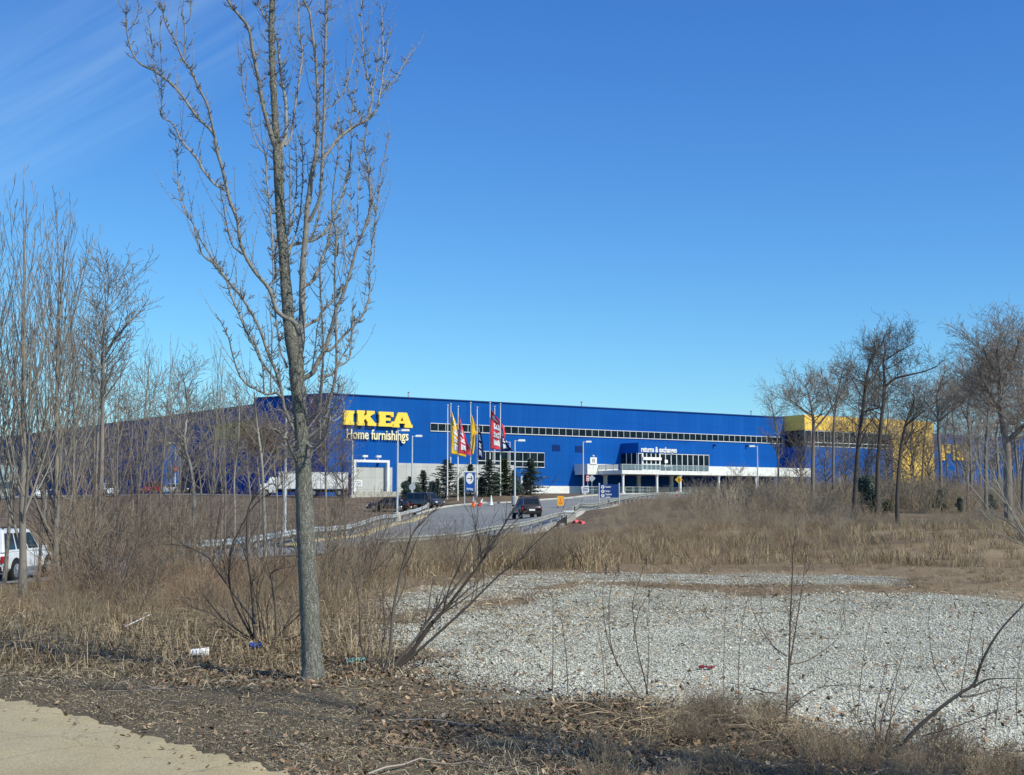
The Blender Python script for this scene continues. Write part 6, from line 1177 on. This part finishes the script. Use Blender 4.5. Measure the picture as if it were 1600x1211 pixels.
weed(1385,1170,[(3,[(1372,1175),(1378,1120),(1390,1080),(1405,1040),(1418,1000)]),(2.4,[(1370,1170),(1368,1110),(1380,1060),(1384,1030)]),(2.2,[(1390,1172),(1392,1110),(1400,1070),(1402,1020)]),(2.2,[(1365,1172),(1345,1130),(1325,1100),(1300,1075)]),(2,[(1380,1172),(1360,1120),(1335,1060)]),(2,[(1376,1175),(1400,1100),(1428,1060),(1440,1030)])],'grey twiggy weed clump at the foot of the arching branch',17)
weed(1560,1150,[(1.8,[(1555,1140),(1560,1100),(1566,1060),(1570,1020)]),(1.6,[(1540,1150),(1547,1090),(1554,1055)]),(1.6,[(1590,1140),(1588,1090),(1592,1040),(1598,1000)])],'sparse thin weeds at the right edge over the gravel',18)
# pale branches leaning in from the right edge
shrub((1640,900),[(3.2,[(1650,905),(1600,828),(1575,805),(1552,795),(1526,766),(1510,747),(1500,720)]),(2.6,[(1640,900),(1590,800),(1560,765),(1535,740),(1522,700),(1512,680)]),(2.4,[(1640,890),(1600,800),(1580,750),(1568,700)]),(3,[(1645,900),(1610,850),(1570,830),(1545,800)]),(3,[(1640,890),(1592,810),(1556,742),(1540,690),(1528,650)])],24,'pale twiggy branches leaning in from the right edge','twig_pale',5,tw=.8,dep=1.5,twl=(.3,1.),rmin=.003)
# mid shrubs scattered on the left and middle: individual multi stem shrubs, shared shapes
def bush_proto(H,n,spread,mat,seed,dens=1.,rmin=.003,name='shrub',r0=.014):
    rr=random.Random(seed); tb=TB(); S=[dict(K=7,n=4,wig=.06,up=.10,end=.3,rmin=rmin,Lref=H),dict(K=5,n=3,wig=.09,up=.08,num=9*dens,span=(.2,.97),ang=38,ratio=.42,rr=.55,tap=.4,end=.4,Lref=H*.4),dict(K=4,n=3,wig=.1,up=.05,num=4*dens,span=(.2,.97),ang=40,ratio=.45,rr=.6,tap=.3,end=.5,Lref=1)]
    for k in range(n):
        a=rr.uniform(0,6.28); d=np.array((math.cos(a)*spread,math.sin(a)*spread,1))*1.; grow(tb,(math.cos(a)*.1,math.sin(a)*.1,-.1),d*np.array((rr.uniform(.3,1.2),rr.uniform(.3,1.2),1)),H*rr.uniform(.65,1.1),r0,0,S,rr)
    return tb.build(name,M[mat]),H
protos=[bush_proto(2.4,11,.7,'twig_dark',1),bush_proto(2.6,14,.5,'brush',2,1.2),bush_proto(2.2,12,.8,'twig_red',3,1.2),bush_proto(2.6,9,.35,'twig_grey',4,1.2)]
used=set()
def put_bush(k,px,Y,pt,lab,grp,name=None):
    o,H=protos[k]; o2=o if k not in used else o.copy()
    if k in used: col.objects.link(o2)
    used.add(k); g=G(px,Y); z=gz(g[0],g[1]); h=max(.5,P(px,pt,Y)[2]-z); s=h/H; o2.location=(float(g[0]),float(g[1]),z); o2.scale=(s,s,s); o2.rotation_euler=(0,0,px*.37); tagp(o2,lab,'shrub',grp)
BG='bare shrubs across the left brush'
for a in [(2,165,20,740,'reddish shrub left of the leaning white stick'),(0,150,24,740,'dark twiggy shrub between the white suv and the stick'),(1,110,22,770,'brown shrub right of the white suv'),(2,185,26,705,'reddish tall shrub under the broken topped tree'),(1,235,21,800,'brown shrub just right of the white stick'),(0,255,27,735,'dark shrub below the silver parked car'),(1,300,22,790,'brown shrub left of the bushy shrub by the pear'),(0,330,30,740,'dark shrub under the shaded yellow sign'),(2,210,18,830,'low reddish shrub in front of the white stick'),(1,96,17,890,'low brown shrub in front of the leftmost tree'),(1,520,19,800,'brown shrub immediately right of the pear trunk'),(2,555,22,760,'reddish shrub between the pear and the leaning shrub'),(0,500,26,740,'dark shrub behind the pear trunk'),(0,450,28,790,'dark shrub left of the pear trunk near the guardrail'),(3,590,30,770,'grey shrub behind the leaning shrub'),(2,270,33,760,'reddish shrub deep in the left brush'),(0,120,33,660,'dark shrub deep behind the second tall tree'),(3,400,36,730,'grey shrub under the snapped pale stem'),(1,640,36,800,'brown shrub before the road, right of the left guardrail end'),(2,700,40,800,'reddish shrub in front of the near guardrail'),(1,800,42,815,'brown shrub below the dark suv'),(2,860,42,805,'reddish shrub below the concrete headwall'),(0,745,34,818,'dark thin shrub in the weeds below the near guardrail')]: put_bush(*a,BG)
# ================================================================== uncountable cover
NR=np.random.default_rng(9); rc=random.Random(31)
def bush_arr(H,n,spread,seed,sub=5,r=.008,K=5,lean=.0):
    rr=random.Random(seed); tb=TB(); S=[dict(K=K,n=3,wig=.10,up=.06,end=.3,rmin=.003,Lref=H),dict(K=4,n=3,wig=.12,up=.05,num=sub,span=(.25,.97),ang=40,ratio=.42,rr=.7,tap=.3,end=.4,Lref=H*.4),dict(K=3,n=3,wig=.12,up=.05,num=2,span=(.3,.97),ang=40,ratio=.45,rr=.7,tap=.3,end=.4,Lref=H*.4)]
    for k in range(n):
        a=rr.uniform(0,6.28); q=rr.uniform(0,.5); d=(math.cos(a)*spread*rr.random()+lean,math.sin(a)*spread*rr.random(),1); grow(tb,(math.cos(a)*q,math.sin(a)*q,-.05),d,H*rr.uniform(.5,1.1),r,0,S,rr)
    return tb.arrays()
def grass_arr(n,H,R_,w=.004,seed=1,flop=.6):
    r=np.random.default_rng(seed); a=r.uniform(0,6.28,n); q=R_*np.sqrt(r.random(n)); b=np.stack([np.cos(a)*q,np.sin(a)*q,np.full(n,-.02)],1); a2=r.uniform(0,6.28,n); f=flop*r.random(n); h=H*r.uniform(.4,1.1,n)
    d=np.stack([np.cos(a2)*f,np.sin(a2)*f,np.ones(n)],1); d/=np.linalg.norm(d,axis=1,keepdims=True); d2=d.copy(); d2[:,:2]*=1.9; d2[:,2]*=.75; m=b+d*h[:,None]*.55; e=m+d2*h[:,None]*.5; s=np.stack([-np.sin(a2+.6),np.cos(a2+.6),np.zeros(n)],1)*w
    V=np.stack([b-s,b+s,m+s*.8,m-s*.8,e+s*.15,e-s*.15],1).reshape(-1,3); I=np.arange(n)[:,None]*6; Fq=np.concatenate([I+np.array([[0,1,2,3]]),I+np.array([[3,2,4,5]])]); return V,Fq,np.repeat(r.uniform(.1,.9,n),6)
def scatter(n,fn): # fn gives px range, Y range -> points on ground
    out=[]
    while len(out)<n:
        p=fn(); 
        if p is not None: out.append(p)
    return out
def region(px0,px1,Y0,Y1,s0,s1,z=1.,avoid_gravel=True,dt=.25,bias=1.):
    def f():
        Y=math.sqrt(rc.uniform(Y0*Y0,Y1*Y1)) if bias==1. else Y0+(Y1-Y0)*rc.random()**bias
        px=rc.uniform(px0,px1); X=(px-800)/F*Y
        s=rc.uniform(s0,s1); return [X,Y,0,s,s*z*rc.uniform(.7,1.25),rc.uniform(0,6.28),rc.gauss(0,.5)*dt]
    return f
RL=np.array(roadL);RR=np.array(roadR); ROADP=[tuple(p) for p in RL]+[tuple(p) for p in RR[::-1]]
def place(L,gmax=.35,road=True):
    A=np.array(L); gm_=gravel_mask(A[:,0],A[:,1]); ok=gm_<gmax
    if road: ok&=sdf_poly(A[:,0],A[:,1],ROADP)>.5
    pd=sdf_poly(A[:,0],A[:,1],PATHP); ok&=pd>.12
    A=A[ok]; A[:,2]=ground_z(A[:,0],A[:,1]); return A
def stuff(name,parts,mat,label):
    V,Fq,T=cat3(parts); o=mesh_np(name,V,Fq,M[mat],tint=T); tagp(o,label,name.replace('_',' '),kind='stuff'); return o
Bs=[bush_arr(1.0,16,.8,s) for s in (1,2,3)]; Bt=[bush_arr(1.0,20,.45,s,7,.006) for s in (4,5,6)]; Gs=[grass_arr(60,1.,.45,.005,s,.7) for s in (1,2,3)]; Gf=[grass_arr(46,1.,.6,.012,s,.7) for s in (7,8,9)]
def tiles(protos_,A): 
    k=NR.integers(0,len(protos_),len(A)); return [tile(protos_[i],A[k==i]) for i in range(len(protos_)) if (k==i).any()]
# left brush, near and middle
L=scatter(70,region(70,560,14.5,24,.2,.5))+scatter(40,region(-60,560,14.5,24,.2,.4))+scatter(130,region(90,640,22,40,.25,.65))+scatter(120,region(-80,480,40,62,.2,.45))
stuff('brush_thicket',tiles(Bs+Bt,place(L)),'brush','tangled brown brush covering the left bank')
# weeds in front of the near guardrail and along the far side of the gravel
L=scatter(150,region(560,1300,30,66,.2,.55))+scatter(60,region(90,480,17,40,.3,.8))
stuff('red_brush',tiles(Bs+Bt,place(L)),'brush_red','reddish brown twiggy growth in patches through the weeds')
L=scatter(300,region(520,900,28,58,.3,.75))+scatter(200,region(900,1330,36,66,.15,.45))+scatter(120,region(1100,1650,36,60,.1,.35))
L+=scatter(120,region(560,880,55,74,.4,.85))
stuff('weed_belt',tiles(Bt,place(L)),'brush','belt of tall dry weeds between the gravel and the road')
L=scatter(1500,region(500,1700,30,66,.12,.5))+scatter(800,region(-80,560,16,60,.08,.3))+scatter(500,region(560,1650,22.5,32,.05,.2))+scatter(120,region(560,950,28,40,.4,.75))+scatter(700,region(880,1650,30,52,.1,.38))
stuff('dry_grass',tiles(Gf,place(L)),'straw','tufts of pale dry grass beyond the gravel')
# brown field inside the left guardrail
L=scatter(700,region(-60,640,66,150,.12,.5))+scatter(60,region(-60,600,70,140,.5,.95)); 
stuff('low_brush',tiles(Bs,place(L)),'brush','low brown brush filling the verge beyond the left guardrail')
# grey thickets on the slope to the right
L=scatter(190,region(930,1120,62,104,.3,.85,1.0))+scatter(190,region(1090,1360,74,125,1.0,2.4,1.))+scatter(60,region(1000,1180,96,130,.6,1.5,1.))+scatter(90,region(1120,1360,60,84,.4,1.1,1.))
stuff('slope_thicket',tiles(Bs+Bt,place(L)),'brush_grey','grey brown thicket on the slope below the terrace')
L=scatter(90,region(1235,1480,88,125,1.3,3.2,1.))+scatter(150,region(1340,1660,88,130,1.2,2.8,1.1))+scatter(160,region(1200,1660,56,84,.25,.8))
stuff('understorey',tiles(Bs+Bt,place(L)),'brush_grey','grey understorey beneath the right hand trees')
# distant woods left and right
rw=random.Random(4); tb=TB(); grow(tb,(0,0,0),(0,0,1),11,.16,0,S_oak(11,.75,.03,.25)[:4],rw); wa=tb.arrays(); tb=TB(); grow(tb,(0,0,0),(0,.05,1),12,.15,0,S_oak(12,.75,.03,.25)[:4],rw); wb=tb.arrays()
L=[[ (px-800)/F*Y,Y,0,s,s,rw.uniform(0,6.28),rw.gauss(0,.1)] for px,Y,s in [(rw.uniform(-120,150),rw.uniform(235,300),rw.uniform(.7,1.05)) for _ in range(46)]+[(rw.uniform(1500,1800),rw.uniform(150,260),rw.uniform(.9,1.3)) for _ in range(44)]]
A=np.array(L); A[:,2]=terr(A[:,0],A[:,1]); stuff('far_woods',tiles([wa,wb],A),'twig_far','distant bare woods beyond the store')
# ---- near ground: thatch, leaves, gravel stones, sticks
def near_pts(n,px0,px1,py0,py1,avoid=True,gmax=.45,gmin=-1,pathd=.02):
    px=NR.uniform(px0,px1,n*2)+NR.normal(0,45,n*2); py=NR.uniform(py0,py1,n*2)+NR.normal(0,10,n*2); u=(px-800)/F; v=(605.5-py)/F; dz=ST+v*CT; k=-CZ/dz; X=u*k; Y=(CT-v*ST)*k
    g=gravel_mask(X,Y)+vnoise(X,Y,.8,17)*.7+vnoise(X,Y*2.2,3.,18)*.5+NR.normal(0,.12,len(X)); ok=(g<gmax)&(g>gmin)
    pd=sdf_poly(X,Y,PATHP); ok&=pd>pathd; X=X[ok][:n];Y=Y[ok][:n]; return X,Y,ground_z(X,Y)
def leaves(X,Y,Z,size,seed,lift=.02):
    r=np.random.default_rng(seed); n=len(X); a=r.uniform(0,6.28,n); s=size*r.uniform(.5,1.3,n); w=s*r.uniform(.35,.7,n); tl=r.normal(0,.45,n); tr_=r.normal(0,.45,n); cu=r.uniform(-.3,.5,n)
    loc=np.array([(-1,0),(-.35,-.9),(.55,-.75),(1.1,0),(.55,.8),(-.35,.85)]); x=loc[None,:,0]*s[:,None]; y=loc[None,:,1]*w[:,None]*r.uniform(.7,1.3,(n,6)); z=x*tl[:,None]+y*tr_[:,None]+np.abs(y)*cu[:,None]+r.uniform(0,lift,n)[:,None]+.008
    ca,sa=np.cos(a)[:,None],np.sin(a)[:,None]; V=np.stack([X[:,None]+x*ca-y*sa,Y[:,None]+x*sa+y*ca,Z[:,None]+z],-1).reshape(-1,3); I=np.arange(n)[:,None]*6
    Fq=np.concatenate([I+np.array([[0,1,2,3]]),I+np.array([[0,3,4,5]])]); return V,Fq,np.repeat(r.beta(1.6,1.8,n),6)
def dens_keep(X,Y,Z,s,seed,thr):
    k=vnoise(X,Y,s,seed)+.5+NR.normal(0,.12,len(X))>thr; return X[k],Y[k],Z[k]
pl=[]
X,Y,Z=near_pts(11000,600,1700,1085,1300); pl.append(leaves(*dens_keep(X,Y,Z,.55,41,.42),.020,1))
X,Y,Z=near_pts(2600,240,700,1000,1075); pl.append(leaves(X,Y,Z,.022,2))
X,Y,Z=near_pts(1100,-100,1000,1060,1300); pl.append(leaves(*dens_keep(X,Y,Z,.5,42,.6),.018,3))
X,Y,Z=near_pts(2500,-100,700,930,1030); pl.append(leaves(X,Y,Z,.024,4))
X,Y,Z=near_pts(700,620,1600,930,1120,gmax=9); pl.append(leaves(*dens_keep(X,Y,Z,1.5,43,.55),.026,5))
X,Y,Z=near_pts(500,-200,700,1080,1300,pathd=-.5); pl.append(leaves(X,Y,Z,.018,6))
X,Y,Z=near_pts(2200,600,1600,890,1150,gmax=1.1,gmin=.2); pl.append(leaves(X,Y,Z,.022,7))
o=stuff('leaf_litter',pl,'leaf','fallen brown leaves scattered over the foreground')
# small crumbs of soil and mulch
def stones(X,Y,Z,size,seed,sunk=.25):
    r=np.random.default_rng(seed); n=len(X); base=np.array([(1,0,0),(.3,.9,.1),(-.8,.6,0),(-.9,-.5,.1),(.1,-1,0),(.1,.1,.8),(0,0,-.6)]); s=size*r.lognormal(0,.33,n); sc3=r.uniform(.6,1.2,(n,1,3))*np.array([1,1,.75]); V=base[None]*sc3*(1+r.normal(0,.14,(n,7,1)))*s[:,None,None]; a=r.uniform(0,6.28,n)[:,None]
    x=V[...,0]*np.cos(a)-V[...,1]*np.sin(a); y=V[...,0]*np.sin(a)+V[...,1]*np.cos(a); V=np.stack([x+X[:,None],y+Y[:,None],V[...,2]+(Z+s*sunk)[:,None]],-1).reshape(-1,3); f=[(i,(i+1)%5,5) for i in range(5)]+[((i+1)%5,i,6) for i in range(5)]; I=np.arange(n)[:,None,None]*7; Fq=(I+np.array(f)[None]).reshape(-1,3); return V,Fq,np.repeat(np.clip(r.beta(2.2,1.5,n),0,1),7)
ps=[]
X,Y,Z=near_pts(150000,600,1680,985,1170,gmax=9,gmin=.42); ps.append(stones(X,Y,Z,.0072,1))
X,Y,Z=near_pts(60000,600,1680,925,990,gmax=9,gmin=.45); ps.append(stones(X,Y,Z,.0095,2))
X,Y,Z=near_pts(18000,600,1680,895,930,gmax=9,gmin=.45); ps.append(stones(X,Y,Z,.012,3))
X,Y,Z=near_pts(1500,600,1680,930,1150,gmax=9,gmin=.3); ps.append(stones(X,Y,Z,.017,4,.1))
o=stuff('gravel',ps,'stone','pale crushed stone covering the lot')
# mulch crumbs
X,Y,Z=near_pts(20000,-100,1700,1030,1300); X2,Y2,Z2=near_pts(9000,-300,760,1070,1350,pathd=-.35); _k=NR.random(len(X2))<.6; X=np.r_[X,X2[_k]];Y=np.r_[Y,Y2[_k]];Z=np.r_[Z,Z2[_k]]
o=stuff('mulch',[stones(X,Y,Z,.006,5,.0)],'thatch','dark mulch crumbs and bits of bark on the near soil')
# thatch: short dead grass lying every way
def thatch(n,px0,px1,py0,py1,L0,seed,thr,w=.0016,up=.35,gmax=.5,s=.5):
    X,Y,Z=near_pts(n,px0,px1,py0,py1,gmax=gmax,pathd=-.05); X,Y,Z=dens_keep(X,Y,Z,s,seed,thr); r=np.random.default_rng(seed); n=len(X); a=r.uniform(0,6.28,n); e=r.uniform(0,up,n)**1.2; L_=L0*r.uniform(.4,1.3,n); c=np.stack([X,Y,Z+.004],1); d=np.stack([np.cos(a)*np.cos(e),np.sin(a)*np.cos(e),np.sin(e)],1)*L_[:,None]; s_=np.stack([-np.sin(a),np.cos(a),r.normal(0,.5,n)],1)*w*r.uniform(.6,1.6,n)[:,None]; b=c; m=c+d*.55+np.array((0,0,.3))*L_[:,None]*e[:,None]; t=c+d+np.array((0,0,-.02))
    V=np.stack([b-s_,b+s_,m+s_,m-s_,t+s_*.3,t-s_*.3],1).reshape(-1,3); I=np.arange(n)[:,None]*6; Fq=np.concatenate([I+np.array([[0,1,2,3]]),I+np.array([[3,2,4,5]])]); return V,Fq,np.repeat(r.uniform(0,1,n),6)
o=stuff('dead_grass',[thatch(46000,-100,1700,1060,1300,.045,51,.30,.0012),thatch(14000,-100,700,960,1070,.12,52,.25,.0022,.7),thatch(9000,700,1700,1100,1260,.13,53,.45,.0017,.8)],'thatch','matted dead grass over the near soil')
o=stuff('straw_blades',[thatch(9000,-100,1700,1075,1300,.10,54,.56,.0016,.5),thatch(16000,-100,640,890,1040,.26,55,.2,.0018,1.1),thatch(1500,980,1420,1085,1150,.34,56,.3,.0022,.45),thatch(5000,640,1700,880,960,.2,57,.45,.004,.6,gmax=2.),thatch(5000,600,1250,895,1010,.16,58,.55,.0035,.5,gmax=2.,s=1.6)],'straw','pale straw blades lying in the foreground')
# low grey moss-like weeds, bottom right
A=place(scatter(70,lambda:(lambda q:[q[0],q[1],0,(s:=rc.uniform(.10,.26)),s,rc.uniform(0,6.28),rc.gauss(0,.1)])(PG(rc.uniform(930,1620),rc.uniform(1110,1240)))),.5)
stuff('low_weeds',tiles([bush_arr(1.0,40,1.3,s,7,.009) for s in (11,12)],A),'brush','small grey twiggy weeds low in the near right corner')
# sticks
tb=TB()
for i in range(60):
    px,py=rc.uniform(0,1600),rc.uniform(1040,1230); q=PG(px,py); z=gz(q[0],q[1])
    if sdf_poly(np.array([q[0]]),np.array([q[1]]),PATHP)[0]<.2: continue
    a=rc.gauss(0,.6); L_=rc.uniform(.15,.7); p=[np.array((q[0]+math.cos(a)*L_*(t-.5),q[1]+math.sin(a)*L_*(t-.5)+.03*math.sin(t*5+i),0)) for t in (0,.25,.5,.75,1)]
    for v in p: v[2]=gz(v[0],v[1])+.015+rc.uniform(0,.03)
    r=rc.uniform(.002,.006); tb.add(p,[r,r,r*.9,r*.7,r*.4],5,rc.uniform(.1,.9))
o=tb.build('fallen_twigs',M['twig_grey']); tagp(o,'small fallen sticks lying on the soil','twigs',kind='stuff')
# two roadside trees behind and right of the camera that throw the broken shade over the near edge
St=S_pear(11,.8,.004); bigt=make_tree('roadside_tree',St,11,.19,M['pear_bark'],M['twig_grey'],random.Random(3))
put(bigt,(4.7,4.2,0),.56,1.,'short roadside tree outside the right of the view casting shade over the near soil','tree','roadside trees outside the view')
put(pearD,(7.0,3.4,0),1.5,1.,'tall slender roadside tree outside the right of the view','tree','roadside trees outside the view')
put(pearB,(6.2,-1.6,0),1.1,2.,'roadside tree behind the viewpoint casting shade toward the path','tree','roadside trees outside the view')
